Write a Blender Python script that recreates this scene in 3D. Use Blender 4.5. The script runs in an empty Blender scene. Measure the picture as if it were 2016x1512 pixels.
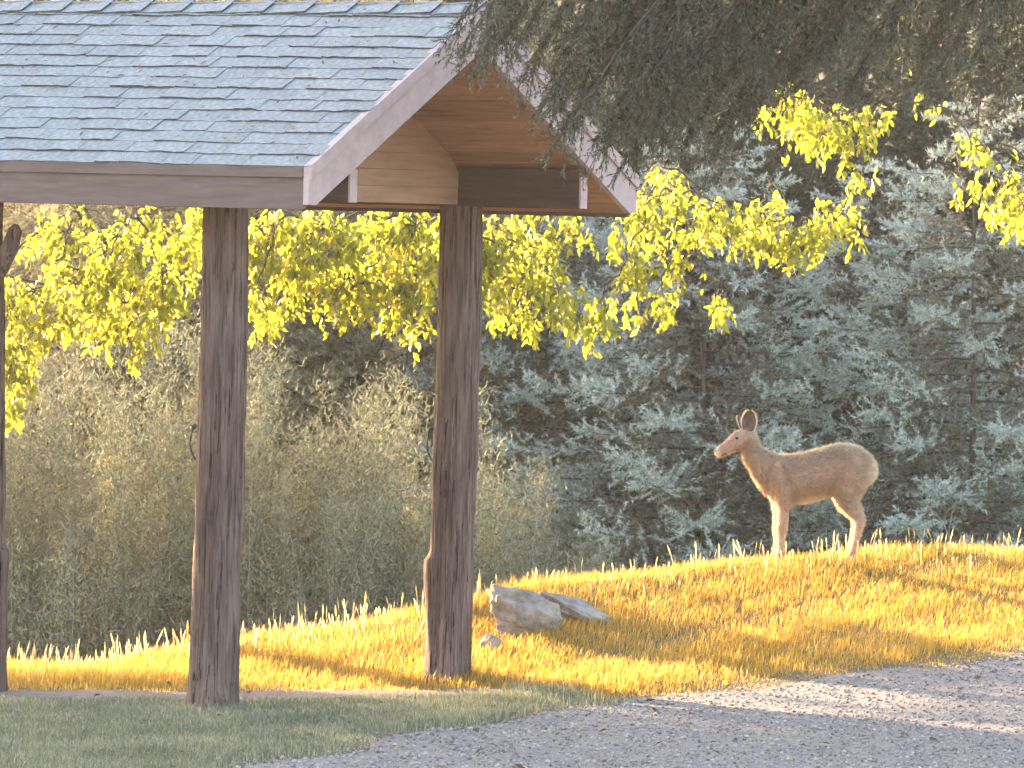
import bpy, bmesh, math, random
import numpy as np
from mathutils import Vector, Matrix

# ------------------------------------------------------------------ camera, sky, sun, exposure
scene = bpy.context.scene
COL = scene.collection
R = math.radians
ZC, PITCH, ROLL, FPX = 3.0, 1.456, 1.354, 12800.0          # metres, degrees, focal length in pixels of a 2016 wide frame
cam_d = bpy.data.cameras.new("camera")
cam_d.sensor_width = 36.0
cam_d.lens = 36.0 * FPX / 2016.0
cam_d.clip_start, cam_d.clip_end = 0.5, 3000.0
cam_d.dof.use_dof = True
cam_d.dof.focus_distance = 41.5
cam_d.dof.aperture_fstop = 7.1
cam = bpy.data.objects.new("camera", cam_d)
COL.objects.link(cam)
cam.matrix_world = (Matrix.Translation((0, 0, ZC)) @ Matrix.Rotation(R(90 - PITCH), 4, 'X')
                    @ Matrix.Rotation(R(ROLL), 4, 'Z'))
scene.camera = cam

SUN_EL, SUN_AZ = 14.0, 138.0                               # azimuth: degrees counter-clockwise from +X
sun_dir = Vector((math.cos(R(SUN_AZ)) * math.cos(R(SUN_EL)), math.sin(R(SUN_AZ)) * math.cos(R(SUN_EL)), math.sin(R(SUN_EL))))
world = bpy.data.worlds.new("World")
scene.world = world
world.use_nodes = True
wn = world.node_tree
sky = wn.nodes.new("ShaderNodeTexSky")
sky.sky_type = 'NISHITA'
sky.sun_disc = False
sky.sun_elevation = R(SUN_EL)
sky.sun_rotation = R(90 - SUN_AZ)                          # the node counts clockwise from +Y
sky.altitude = 600
sky.dust_density = 3.0
sky.ozone_density = 0.4
wn.links.new(sky.outputs[0], wn.nodes["Background"].inputs[0])
wn.nodes["Background"].inputs[1].default_value = 0.15
sun_l = bpy.data.lights.new("sun", 'SUN')
sun_l.energy = 5.0
sun_l.angle = R(0.53)
sun_l.color = (1.0, 0.76, 0.46)
sun_o = bpy.data.objects.new("sun", sun_l)
COL.objects.link(sun_o)
sun_o.rotation_euler = sun_dir.to_track_quat('Z', 'Y').to_euler()
sun_o.location = sun_dir * 60
vs = scene.view_settings
vs.view_transform = 'Standard'
vs.look = 'None'
vs.exposure = 2.82
vs.gamma = 1.0
vs.use_curve_mapping = False
scene.cycles.max_bounces = 4
scene.cycles.diffuse_bounces = 3
scene.cycles.transmission_bounces = 3
scene.cycles.volume_bounces = 0
scene.cycles.use_denoising = True
scene.cycles.use_adaptive_sampling = True
scene.cycles.adaptive_threshold = 0.03

# ------------------------------------------------------------------ helpers
rng = np.random.default_rng(7)
random.seed(7)


def at(px, py, d):
    """world point seen at photograph pixel (px, py) at depth d"""
    X, Y = px - 1008.0, py - 756.0
    c, s = math.cos(R(ROLL)), math.sin(R(ROLL))
    x, y = X * c + Y * s, -X * s + Y * c
    p = R(PITCH)
    f = np.array([0, math.cos(p), -math.sin(p)])
    u = np.array([0, math.sin(p), math.cos(p)])
    v = np.array([1.0, 0, 0]) * x + f * FPX - u * y
    return np.array([0, 0, ZC]) + v * (d / v[1])


def norm(a):
    return a / np.maximum(np.linalg.norm(a, axis=-1, keepdims=True), 1e-9)


def mesh_np(name, V, F, smooth=False, mats=None, midx=None):
    V = np.asarray(V, dtype=np.float32)
    F = np.asarray(F, dtype=np.int32)
    me = bpy.data.meshes.new(name)
    k = F.shape[1]
    me.vertices.add(len(V)); me.vertices.foreach_set("co", V.ravel())
    me.loops.add(F.size); me.loops.foreach_set("vertex_index", F.ravel())
    me.polygons.add(len(F))
    me.polygons.foreach_set("loop_start", np.arange(0, F.size, k, dtype=np.int32))
    me.polygons.foreach_set("loop_total", np.full(len(F), k, dtype=np.int32))
    if smooth:
        me.polygons.foreach_set("use_smooth", np.ones(len(F), dtype=bool))
    for m in (mats or []):
        me.materials.append(m)
    if midx is not None:
        me.polygons.foreach_set("material_index", np.asarray(midx, dtype=np.int32))
    me.update(calc_edges=True)
    me.validate()
    return me


class MB:
    """gathers quads and triangles of one mesh"""
    def __init__(self):
        self.v, self.f, self.m = [], [], []

    def add(self, V, F, m=0):
        o = len(self.v)
        self.v += [tuple(map(float, p)) for p in V]
        self.f += [tuple(int(i) + o for i in f) for f in F]
        self.m += [m] * len(F)

    def box(self, lo, hi, m=0):
        x0, y0, z0 = lo; x1, y1, z1 = hi
        V = [(x0, y0, z0), (x1, y0, z0), (x1, y1, z0), (x0, y1, z0), (x0, y0, z1), (x1, y0, z1), (x1, y1, z1), (x0, y1, z1)]
        self.hexa(V, m)

    def hexa(self, V, m=0):
        self.add(V, [(3, 2, 1, 0), (4, 5, 6, 7), (0, 1, 5, 4), (1, 2, 6, 5), (2, 3, 7, 6), (3, 0, 4, 7)], m)

    def tube(self, pts, rad, n=8, m=0):
        V, F = tube_np(pts, rad, n)
        self.add(V, F, m)

    def mesh(self, name, mats, smooth=False):
        me = bpy.data.meshes.new(name)
        me.from_pydata(self.v, [], self.f)
        for q in mats:
            me.materials.append(q)
        me.polygons.foreach_set("material_index", self.m)
        if smooth:
            me.polygons.foreach_set("use_smooth", [True] * len(self.f))
        me.update()
        return me

    def build(self, name, mats, parent=None, smooth=False, bevel=0.0):
        o = obj(name, self.mesh(name, mats if isinstance(mats, list) else [mats], smooth), parent)
        if bevel:
            b = o.modifiers.new("bevel", 'BEVEL'); b.width = bevel; b.segments = 2; b.limit_method = 'ANGLE'
        return o


def tube_np(pts, rad, n=8):
    pts = np.asarray(pts, float); rad = np.broadcast_to(np.asarray(rad, float), (len(pts),))
    T = norm(np.gradient(pts, axis=0))
    ref = np.array([0.31, 0.17, 0.93]) if abs(T[0][2]) < 0.9 else np.array([0.93, 0.31, 0.1])
    A = norm(np.cross(T, ref)); B = np.cross(T, A)
    a = np.linspace(0, 2 * math.pi, n, endpoint=False)
    V = pts[:, None] + rad[:, None, None] * (A[:, None] * np.cos(a)[None, :, None] + B[:, None] * np.sin(a)[None, :, None])
    V = V.reshape(-1, 3)
    i = np.arange(len(pts) - 1)[:, None] * n; j = np.arange(n)[None]; k = (j + 1) % n
    F = np.stack([i + j, i + k, i + n + k, i + n + j], -1).reshape(-1, 4)
    return V, F


def obj(name, me, parent=None):
    o = bpy.data.objects.new(name, me)
    COL.objects.link(o)
    if parent:
        o.parent = parent
    return o


def empty(name, loc=(0, 0, 0), rz=0.0):
    o = bpy.data.objects.new(name, None)
    o.empty_display_size = 0.2
    COL.objects.link(o)
    o.location = loc; o.rotation_euler = (0, 0, rz)
    return o


def tag(o, label=None, cat=None, group=None, kind=None):
    for k, v in (("label", label), ("category", cat), ("group", group), ("kind", kind)):
        if v:
            o[k] = v
    return o


def copy_tree(o, parent=None):
    c = o.copy(); COL.objects.link(c)
    if parent:
        c.parent = parent
    for ch in list(o.children):
        copy_tree(ch, c)
    return c


# ------------------------------------------------------------------ materials
def new_mat(name):
    m = bpy.data.materials.new(name); m.use_nodes = True
    nt = m.node_tree
    return m, nt, nt.nodes["Principled BSDF"]


def ramp(nt, fac, stops):
    r = nt.nodes.new("ShaderNodeValToRGB")
    while len(r.color_ramp.elements) < len(stops):
        r.color_ramp.elements.new(0.5)
    for e, (p, c) in zip(r.color_ramp.elements, stops):
        e.position = p; e.color = (*c, 1)
    nt.links.new(fac, r.inputs[0])
    return r.outputs[0]


def noise(nt, scale=(1, 1, 1), sc=5.0, detail=5.0, rough=0.6, coord="Object", dist=0.0):
    tc = nt.nodes.new("ShaderNodeTexCoord"); mp = nt.nodes.new("ShaderNodeMapping")
    mp.inputs["Scale"].default_value = scale
    nt.links.new(tc.outputs[coord], mp.inputs[0])
    n = nt.nodes.new("ShaderNodeTexNoise")
    n.inputs["Scale"].default_value = sc; n.inputs["Detail"].default_value = detail
    n.inputs["Roughness"].default_value = rough; n.inputs["Distortion"].default_value = dist
    nt.links.new(mp.outputs[0], n.inputs["Vector"])
    return n.outputs["Fac"]


def mixc(nt, fac, a, b, mode='MIX'):
    m = nt.nodes.new("ShaderNodeMix"); m.data_type = 'RGBA'; m.blend_type = mode
    for s, v in ((0, fac), (6, a), (7, b)):
        if hasattr(v, "is_output"):
            nt.links.new(v, m.inputs[s])
        else:
            m.inputs[s].default_value = v if s == 0 else (*v, 1)
    return m.outputs[2]


def bump(nt, p, h, strength=0.5, dist=0.01):
    b = nt.nodes.new("ShaderNodeBump"); b.inputs["Strength"].default_value = strength; b.inputs["Distance"].default_value = dist
    nt.links.new(h, b.inputs["Height"]); nt.links.new(b.outputs[0], p.inputs["Normal"])


def surf(name, stops, scale=(1, 1, 1), sc=6.0, rough=0.8, bstr=0.4, bdist=0.01, detail=6, island=0.0, dist=0.0):
    m, nt, p = new_mat(name)
    f = noise(nt, scale, sc, detail, 0.65, dist=dist)
    c = ramp(nt, f, stops)
    if island:
        g = nt.nodes.new("ShaderNodeObjectInfo")
        lo = tuple([1 - island] * 3); hi = tuple([1 + island] * 3)
        c = mixc(nt, 1.0, c, ramp(nt, g.outputs["Random"], [(0, lo), (1, hi)]), 'MULTIPLY')
    nt.links.new(c, p.inputs["Base Color"])
    p.inputs["Roughness"].default_value = rough
    p.inputs["Specular IOR Level"].default_value = 0.3
    if bstr:
        bump(nt, p, f, bstr, bdist)
    return m


def leafy(name, stops, tstops, tfac=0.45, rough=0.6, big=None, spec=0.25):
    """leaf, needle, grass and hair: reflected colour, light let through, each piece its own tint"""
    m, nt, p = new_mat(name)
    g = nt.nodes.new("ShaderNodeNewGeometry")
    rnd = g.outputs["Random Per Island"]
    c = ramp(nt, rnd, stops); t = ramp(nt, rnd, tstops)
    if big:
        f = noise(nt, (1, 1, 1), big[0], 3, 0.6)
        k = ramp(nt, f, [(0.35, big[1]), (0.65, big[2])])
        c = mixc(nt, 1.0, c, k, 'MULTIPLY'); t = mixc(nt, 1.0, t, k, 'MULTIPLY')
    nt.links.new(c, p.inputs["Base Color"])
    p.inputs["Roughness"].default_value = rough
    p.inputs["Specular IOR Level"].default_value = spec
    tr = nt.nodes.new("ShaderNodeBsdfTranslucent"); nt.links.new(t, tr.inputs[0])
    mx = nt.nodes.new("ShaderNodeMixShader"); mx.inputs[0].default_value = tfac
    nt.links.new(p.outputs[0], mx.inputs[1]); nt.links.new(tr.outputs[0], mx.inputs[2])
    nt.links.new(mx.outputs[0], nt.nodes["Material Output"].inputs[0])
    return m


M = {}
M['shingle'] = surf('asphalt_shingle', [(0.28, (.13, .135, .14)), (0.43, (.225, .235, .238)), (0.57, (.28, .29, .293)), (0.75, (.40, .405, .405))], (1, 1, 1), 30, 0.9, 0.8, 0.006, 10, island=0.06)
M['shadowed_shingle_edge'] = surf('shadowed_shingle_edge', [(0.3, (.03, .033, .036)), (0.7, (.12, .125, .13))], sc=30, rough=0.9, bstr=0)  # dark asphalt edge, with the contact shadow under each course put into its colour
M['fascia'] = surf('shaded_fascia_paint', [(0.3, (.115, .078, .072)), (0.6, (.165, .115, .106)), (0.8, (.21, .15, .14))], (.35, 3, 3), 9, 0.75, 0.35, 0.003, 8)  # darker than the rake boards, the dimmer light on this side painted in
M['rake'] = surf('lit_rake_paint', [(0.25, (.40, .285, .27)), (0.55, (.49, .36, .35)), (0.8, (.57, .43, .42))], (1, 1, 1), 11, 0.7, 0.2, 0.002, 8)  # lighter than the fascia, the brighter light it catches put into the colour
M['ceiling'] = surf('stained_ceiling_board', [(0.25, (.25, .13, .075)), (0.5, (.38, .21, .135)), (0.8, (.48, .28, .19))], (.5, 4, 4), 7, 0.6, 0.25, 0.002, 8, island=0.16)
M['partition'] = surf('partition_board', [(0.25, (.29, .165, .105)), (0.5, (.38, .225, .15)), (0.8, (.46, .285, .20))], (4, .45, 4), 6, 0.65, 0.12, 0.002, 6, island=0.07)
M['beam'] = surf('dark_beam_stain', [(0.3, (.065, .035, .03)), (0.7, (.12, .07, .055))], (.4, 4, 4), 8, 0.7, 0.3, 0.003)
M['metal'] = surf('dark_metal', [(0.3, (.02, .018, .018)), (0.7, (.07, .06, .055))], sc=20, rough=0.45, bstr=0.1)
m, nt, p = new_mat('peeled_log')
f1 = noise(nt, (9, 9, .55), 4.2, 8, 0.7, dist=0.6)
f2 = noise(nt, (1, 1, .35), 3.0, 4, 0.6)
c = ramp(nt, f1, [(0.32, (.04, .024, .021)), (0.44, (.115, .075, .066)), (0.58, (.18, .122, .108)), (0.8, (.29, .215, .195))])
c = mixc(nt, 1.0, c, ramp(nt, f2, [(0.35, (.72, .66, .64)), (0.65, (1.15, 1.12, 1.1))]), 'MULTIPLY')
f3 = noise(nt, (20, 20, .42), 2.6, 5, 0.6, dist=0.9)
c = mixc(nt, 1.0, c, ramp(nt, f3, [(0.385, (.22, .18, .17)), (0.43, (1, 1, 1))]), 'MULTIPLY')
nt.links.new(c, p.inputs["Base Color"]); p.inputs["Roughness"].default_value = 0.85
p.inputs["Specular IOR Level"].default_value = 0.2
bump(nt, p, f1, 0.9, 0.015)
M['log'] = m
M['bark'] = surf('tree_bark', [(0.3, (.05, .038, .03)), (0.55, (.11, .085, .07)), (0.8, (.19, .155, .13))], (6, 6, 1), 6, 0.9, 0.8, 0.02)
M['dead_twig'] = surf('bleached_twig', [(0.3, (.24, .21, .18)), (0.7, (.42, .38, .34))], sc=12, rough=0.9, bstr=0.2)
M['boulder'] = surf('lichened_rock', [(0.25, (.14, .105, .08)), (0.45, (.27, .215, .175)), (0.6, (.39, .335, .29)), (0.8, (.52, .48, .45))], (1, 1, 1), 8.5, 0.9, 1.0, 0.05, 12)
M['gravel'] = surf('crushed_gravel', [(0.3, (.16, .135, .125)), (0.5, (.265, .225, .21)), (0.72, (.38, .325, .30))], (1, 1, 1), 55, 0.9, 1.0, 0.02, 8)
m, nt, p = new_mat('gravel_stone')
g = nt.nodes.new("ShaderNodeNewGeometry")
nt.links.new(ramp(nt, g.outputs["Random Per Island"], [(0, (.12, .095, .088)), (.5, (.29, .24, .22)), (.85, (.38, .315, .29)), (1, (.52, .44, .40))]), p.inputs["Base Color"])
p.inputs["Roughness"].default_value = 0.85
M['stone'] = m
m, nt, p = new_mat('soil_and_thatch')
f1 = noise(nt, (1, 1, 1), 1.1, 6, 0.6); f2 = noise(nt, (1, 1, 1), 26, 6, 0.7)
c = mixc(nt, f1, (.115, .085, .05), (.17, .125, .07))
c = mixc(nt, 1.0, c, ramp(nt, f2, [(0.3, (.6, .6, .6)), (0.7, (1.35, 1.3, 1.25))]), 'MULTIPLY')
nt.links.new(c, p.inputs["Base Color"]); p.inputs["Roughness"].default_value = 0.95
bump(nt, p, f2, 0.8, 0.03)
M['soil'] = m
M['pad'] = surf('bare_packed_dirt', [(0.3, (.15, .105, .085)), (0.55, (.22, .155, .13)), (0.8, (.30, .22, .19))], (1, 1, 1), 9, 0.95, 0.8, 0.02, 9)
M['dry_grass'] = leafy('dry_grass', [(0, (.19, .14, .04)), (.35, (.35, .235, .065)), (.7, (.47, .31, .10)), (1, (.56, .41, .19))],
                       [(0, (.36, .28, .05)), (.35, (.64, .405, .055)), (.7, (.82, .49, .075)), (1, (.86, .59, .19))], 0.5, 0.55,
                       (1.5, (.92, .86, .62), (1.12, 1.02, .95)))
M['seed_grass'] = leafy('seed_stalk', [(0, (.42, .30, .13)), (1, (.60, .46, .25))], [(0, (.7, .5, .18)), (1, (.85, .66, .32))], 0.5, 0.6)
M['lawn'] = leafy('lawn_grass', [(0, (.12, .125, .09)), (.5, (.20, .205, .155)), (.85, (.30, .29, .23)), (1, (.46, .43, .34))],
                  [(0, (.16, .18, .08)), (.6, (.26, .26, .13)), (1, (.5, .42, .22))], 0.35, 0.6, (1.4, (.78, .82, .80), (1.2, 1.16, 1.12)))
M['leaf'] = leafy('backlit_leaf', [(0, (.055, .075, .018)), (.5, (.10, .12, .025)), (1, (.16, .16, .04))],
                  [(0, (.34, .40, .03)), (.45, (.64, .63, .04)), (.85, (.82, .76, .06)), (1, (.86, .64, .22))], 0.55, 0.45, spec=0.4)
M['spruce'] = leafy('young_spruce_needle', [(0, (.37, .40, .345)), (.5, (.50, .55, .49)), (1, (.65, .70, .645))], [(0, (.26, .28, .20)), (1, (.42, .44, .36))], 0.2, 0.6)
M['spruce_old'] = leafy('old_spruce_needle', [(0, (.15, .13, .095)), (.5, (.24, .225, .18)), (1, (.36, .35, .30))], [(0, (.12, .10, .06)), (1, (.22, .20, .13))], 0.2, 0.6)
M['fir'] = leafy('dark_fir_needle', [(0, (.024, .025, .016)), (.5, (.052, .053, .036)), (1, (.11, .11, .08))],
                 [(0, (.04, .05, .02)), (1, (.09, .10, .04))], 0.15, 0.6)
M['fir_tip'] = leafy('young_fir_needle', [(0, (.07, .075, .055)), (.5, (.12, .125, .095)), (1, (.20, .205, .165))], [(0, (.08, .09, .04)), (1, (.15, .16, .08))], 0.18, 0.6)
M['juniper'] = leafy('olive_juniper_spray', [(0, (.21, .175, .115)), (.5, (.34, .295, .205)), (1, (.50, .45, .34))],
                     [(0, (.24, .20, .11)), (1, (.42, .37, .23))], 0.3, 0.7, (.8, (.85, .80, .76), (1.1, 1.12, 1.05)))
M['brush'] = leafy('dry_brush', [(0, (.19, .175, .125)), (.5, (.31, .295, .215)), (1, (.46, .435, .34))], [(0, (.13, .12, .07)), (1, (.26, .24, .15))], 0.28, 0.7, (1.0, (.80, .74, .68), (1.05, 1.12, 1.02)))
M['shade_leaf'] = leafy('shade_tree_leaf', [(0, (.05, .075, .02)), (1, (.10, .12, .035))], [(0, (.2, .26, .04)), (1, (.35, .36, .06))], 0.25)
M['litter'] = leafy('dead_litter', [(0, (.05, .035, .025)), (.6, (.15, .10, .06)), (1, (.32, .24, .10))], [(0, (.1, .06, .03)), (1, (.3, .2, .08))], .2)
M['wood_floor'] = surf('far_wooded_ground', [(0.3, (.04, .042, .026)), (0.7, (.10, .09, .055))], sc=0.6, rough=1, bstr=0.6, bdist=0.4)

# ------------------------------------------------------------------ terrain
XC = [-60, -4, -2.7, -0.6, 0.25, 1.6, 2.8, 4, 9, 60]
def crest_y(x): return np.interp(x, XC, [42.2, 42.3, 42.6, 43.5, 44.0, 45.0, 45.5, 45.7, 45.8, 45.8])
def crest_z(x): return np.interp(x, XC, [-.1, -.09, -.05, .34, .51, .65, .73, .75, .80, .85])
def front_y(x): return np.interp(x, [-60, -.6, .25, 1.6, 3.6, 9], [41.5, 41.2, 40.6, 40.0, 38.2, 37.0])
def height(x, y):
    x = np.asarray(x, float); y = np.asarray(y, float)
    c, z, f = crest_y(x), crest_z(x), front_y(x)
    t = np.clip((y - f) / (c - f), 0, 1)
    h = z * (t ** 1.55)
    b = np.clip(y - c, 0, None)
    h = h - 1.9 * (1 - np.exp(-(b / 3.2) ** 1.6))                       # the bank falls away behind the crest
    h = h + 0.022 * np.sin(x * 2.3 + y * 1.1) * np.sin(y * 1.7 - x * .8) * np.clip((y - 41) / 2, 0, 1) * np.exp(-b)
    far = np.clip((y - 85) / 120, 0, 1)
    h = h + 13 * far * far * (3 - 2 * far)                               # wooded rise far behind
    h = h - 0.05 * np.clip((39.4 - y) / 4, 0, 1)
    return h

def sheet(xs, ys, dz=0.0, mask=None):
    Xg, Yg = np.meshgrid(xs, ys)
    V = np.stack([Xg, Yg, height(Xg, Yg) + dz], -1).reshape(-1, 3)
    nx = len(xs)
    i, j = np.meshgrid(np.arange(nx - 1), np.arange(len(ys) - 1))
    a = (j * nx + i).ravel()
    F = np.stack([a, a + 1, a + nx + 1, a + nx], -1)
    if mask is not None:
        cx = V[F].mean(1)
        F = F[mask(cx[:, 0], cx[:, 1])]
    return V, F

xs = np.concatenate([[-900, -400, -150, -80, -40, -22, -12], np.arange(-7, 9.01, .14), [12, 22, 40, 80, 150, 400, 900]])
ys = np.concatenate([[-300, -120, -40, 0, 15, 24, 29], np.arange(32, 56.01, .14), [60, 66, 75, 85, 95, 110, 125, 140, 160, 180, 210, 300, 500, 1000]])
V, F = sheet(xs, ys)
ground = obj('ground', mesh_np('ground', V, F, True, [M['soil']]))
tag(ground, kind='structure')

ROADX = [35.0, 37.5, 39.5, 40.4]
def road_left(y):            # left edge of the gravel as a function of depth
    return np.interp(y, [20, 33, 35.0, 37.5, 39.5, 40.4], [-6, -2.5, -1.65, -.60, .30, .62])
def road_back(x):            # far edge of the gravel
    return np.interp(x, [.5, 1.58, 3.3, 8, 20], [40.4, 41.15, 42.0, 43.4, 45])
def wob(x, y): return .10 * np.sin(x * 3.1 + y * 2.0) + .06 * np.sin(x * 7.7 - y * 5.1)
def is_road(x, y):
    w = wob(x, y)
    return (x > road_left(y) + w) & (y < road_back(x) + w * .7)
V, F = sheet(np.arange(-7, 9, .06), np.arange(26, 44.2, .06), .006, is_road)
used = np.unique(F); rem = np.zeros(len(V), int); rem[used] = np.arange(len(used))
road = obj('gravel_road', mesh_np('gravel_road', V[used], rem[F], True, [M['gravel']]))
tag(road, kind='structure')

TH = 31.0
P1 = np.array([-1.76, 39.27])
def bw(u, v):
    a = np.array([math.cos(R(TH)), -math.sin(R(TH))]); q = np.array([math.sin(R(TH)), math.cos(R(TH))])
    return P1 + u * a + v * q
def is_pad(x, y):            # trodden bare earth under the shelter
    w = wob(x * 1.3, y)
    lo = np.interp(x, [-9, -3, -1.76, -.6, .2], [38.9, 39.35, 39.45, 40.0, 40.6])
    hi = np.interp(x, [-9, -3, -1.76, -.6, .2], [40.0, 40.25, 40.55, 41.2, 41.15])
    return (y > lo + .6 * w) & (y < hi + .5 * w) & (x < .25) & (x > -7)
V, F = sheet(np.arange(-7, .4, .05), np.arange(38, 42.2, .05), .005, is_pad)
used = np.unique(F); rem = np.zeros(len(V), int); rem[used] = np.arange(len(used))
tag(obj('dirt_floor', mesh_np('dirt_floor', V[used], rem[F], True, [M['pad']])), kind='structure')

# ------------------------------------------------------------------ the shelter
W, OV, UE, UL = 2.717, .563, .972, -1.745       # post spacing across, eave overhang, gable end, second post pair
UW = UL - UE                                    # the other gable end
SL = .529
ZE, ZB = 3.30, 3.07
RD = .27                                        # rafter depth
def zt(v): return ZE + SL * (v + OV if v <= W / 2 else (W + OV - v))
shelter = empty('shelter', (P1[0], P1[1], 0), -R(TH))
tag(shelter, 'open log-post shelter with grey shingle roof and rose painted gable', 'shelter')

def log_mesh(name, h, r0, r1, seed, knot=None, nseg=88, nr=96, z0=-.15):
    g = np.random.default_rng(seed)
    th = np.linspace(0, 2 * math.pi, nseg, endpoint=False)
    zz = np.linspace(z0, h, nr)
    T, Z = np.meshgrid(th, zz)
    rad = np.interp(Z, [0, h], [r0, r1])
    rad = rad + .022 * np.exp(-np.clip(Z, 0, None) / .16)
    for k in range(40):                                                  # checks and bark furrows
        a0 = g.uniform(0, 2 * math.pi); za, zb = sorted(g.uniform(-.3, h + .3, 2))
        if zb - za < .5: zb = za + g.uniform(.5, 1.4)
        cen = a0 + .10 * np.sin(Z * g.uniform(.6, 1.6) + g.uniform(0, 6)) + .05 * np.sin(Z * 5 + k)
        dd = (T - cen + math.pi) % (2 * math.pi) - math.pi
        env = np.clip((Z - za) / .2, 0, 1) * np.clip((zb - Z) / .2, 0, 1)
        rad = rad - g.uniform(.006, .021) * env * np.exp(-(dd / g.uniform(.03, .06)) ** 2)
    rad = rad + .004 * np.sin(Z * 11 + 3 * np.sin(T * 2 + seed)) * np.sin(T * 4 + Z * 3) + .005 * np.sin(3 * T + .7 * Z + seed) + .004 * np.sin(5 * T - 1.1 * Z) + .003 * np.sin(Z * 6 + T * 2 + seed)
    rad = rad + g.normal(0, .0011, rad.shape)
    for (ka, kz, kr, ks, kamp) in (knot or []):
        dd = (T - ka + math.pi) % (2 * math.pi) - math.pi
        rad = rad + kamp * np.exp(-(dd / kr) ** 2) * np.where(Z < kz, np.exp(-((kz - Z) / ks) ** 2), np.exp(-((Z - kz) / .03) ** 2))
    X = rad * np.cos(T) + .008 * np.sin(Z * 1.3 + seed); Y = rad * np.sin(T) + .008 * np.cos(Z * 1.1 + seed)
    V = np.stack([X, Y, Z], -1).reshape(-1, 3)
    i = np.arange(nr - 1)[:, None] * nseg; j = np.arange(nseg)[None]; k = (j + 1) % nseg
    F = np.stack([i + j, i + k, i + nseg + k, i + nseg + j], -1).reshape(-1, 4)
    return mesh_np(name, V, F, True, [M['log']])

pos = [(0, 0, 11, [(math.pi + R(TH), 2.46, .35, .05, .012)], .146, .138),
       (0, W, 23, [(math.pi + R(TH), .80, .75, .28, .035), (math.pi + R(TH), 2.02, .3, .05, .008)], .143, .136),
       (UL, 0, 37, [(R(TH), .86, .9, 1.0, .03)], .140, .130),
       (UL - .075, W, 41, None, .130, .125)]
for (u, v, sd, kn, r0, r1) in pos:
    o = obj('post', log_mesh('post', ZB + .005, r0, r1, sd, kn), shelter)
    o.location = (u, v, 0)
    if u == UL: o.rotation_euler = (0, R(-.85), 0)
    if v == 0 and u == 0 or (u == 0 and v > 0):
        # a bent metal loop stapled to the left side of the post
        b = MB()
        s = np.linspace(0, 1, 14)
        left = np.array([-math.cos(R(TH)), -math.sin(R(TH)), 0.0])
        near = .0 if v == 0 else .04
        base = left * (r0 * .97)
        zz0 = 1.70 if v == 0 else 1.64
        pts = [base + left * (.002 + .034 * math.sin(math.pi * min(1, t * 1.05)) ** .7) + np.array([0, 0, zz0 - .20 * t]) for t in s]
        b.tube(pts, .006, 7)
        b.tube([base + left * .0 + np.array([0, 0, zz0 + .012]), base + left * .022 + np.array([0, 0, zz0 - .004]), base + left * .026 + np.array([0, 0, zz0 - .03])], [.014, .013, .008], 7)
        b.build('loop', M['metal'], o, True)
# stub of a sawn brace on the post at the left edge
b = MB()
pts = [np.array([.02, -.02, 2.48]), np.array([.11, -.03, 2.62]), np.array([.20, -.04, 2.76]), np.array([.235, -.045, 2.86]), np.array([.24, -.045, 2.895])]
b.tube(pts, [.06, .058, .054, .045, .012], 14)
o = b.build('brace_stub', M['log'], shelter, True); o.location = (UL, 0, 0)

# beams along both eaves and across
for v in (0, W):
    b = MB(); b.box((UW + .06, v - .04, ZB), (UE - .065, v + .04, ZB + .25))
    b.build('beam', M['beam'], shelter, bevel=.006)
    for ue, d in ((UE - .065, 1), (UW + .06, -1)):     # pale end faces, the light on the end grain put into the colour
        b = MB(); b.box((min(ue, ue + d * .012), v - .041, ZB + .004), (max(ue, ue + d * .012), v + .041, ZB + .20))
        b.build('lit_beam_end', M['rake'], shelter)
# boarded gable partition over each post pair
for u in (0, UL - .05):
    g = empty('gable_partition', (u, 0, 0)); g.parent = shelter
    n = 9
    zz = np.linspace(ZB + .012, zt(W / 2) - RD - .01, n + 1)
    for k in range(n):
        z0, z1 = zz[k], zz[k + 1] - .0015
        def lim(z):  # the boards stop at the ceiling slope
            return max(.045, (z - (ZE - RD)) / SL - OV + .02)
        v0a, v0b = lim(z0), lim(z1)
        if v0b > W / 2 - .01: v0b = W / 2 - .01
        b = MB()
        t = .011 + .002 * (k % 2)
        b.hexa([(-t, v0a, z0), (t, v0a, z0), (t, W - v0a, z0), (-t, W - v0a, z0), (-t, v0b, z1), (t, v0b, z1), (t, W - v0b, z1), (-t, W - v0b, z1)])
        b.build('board', M['partition'], g)

roof = empty('roof', (0, 0, 0)); roof.parent = shelter
ca = math.atan(SL); cs, sn = math.cos(ca), math.sin(ca)
slope_len = (W / 2 + OV) / cs
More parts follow.
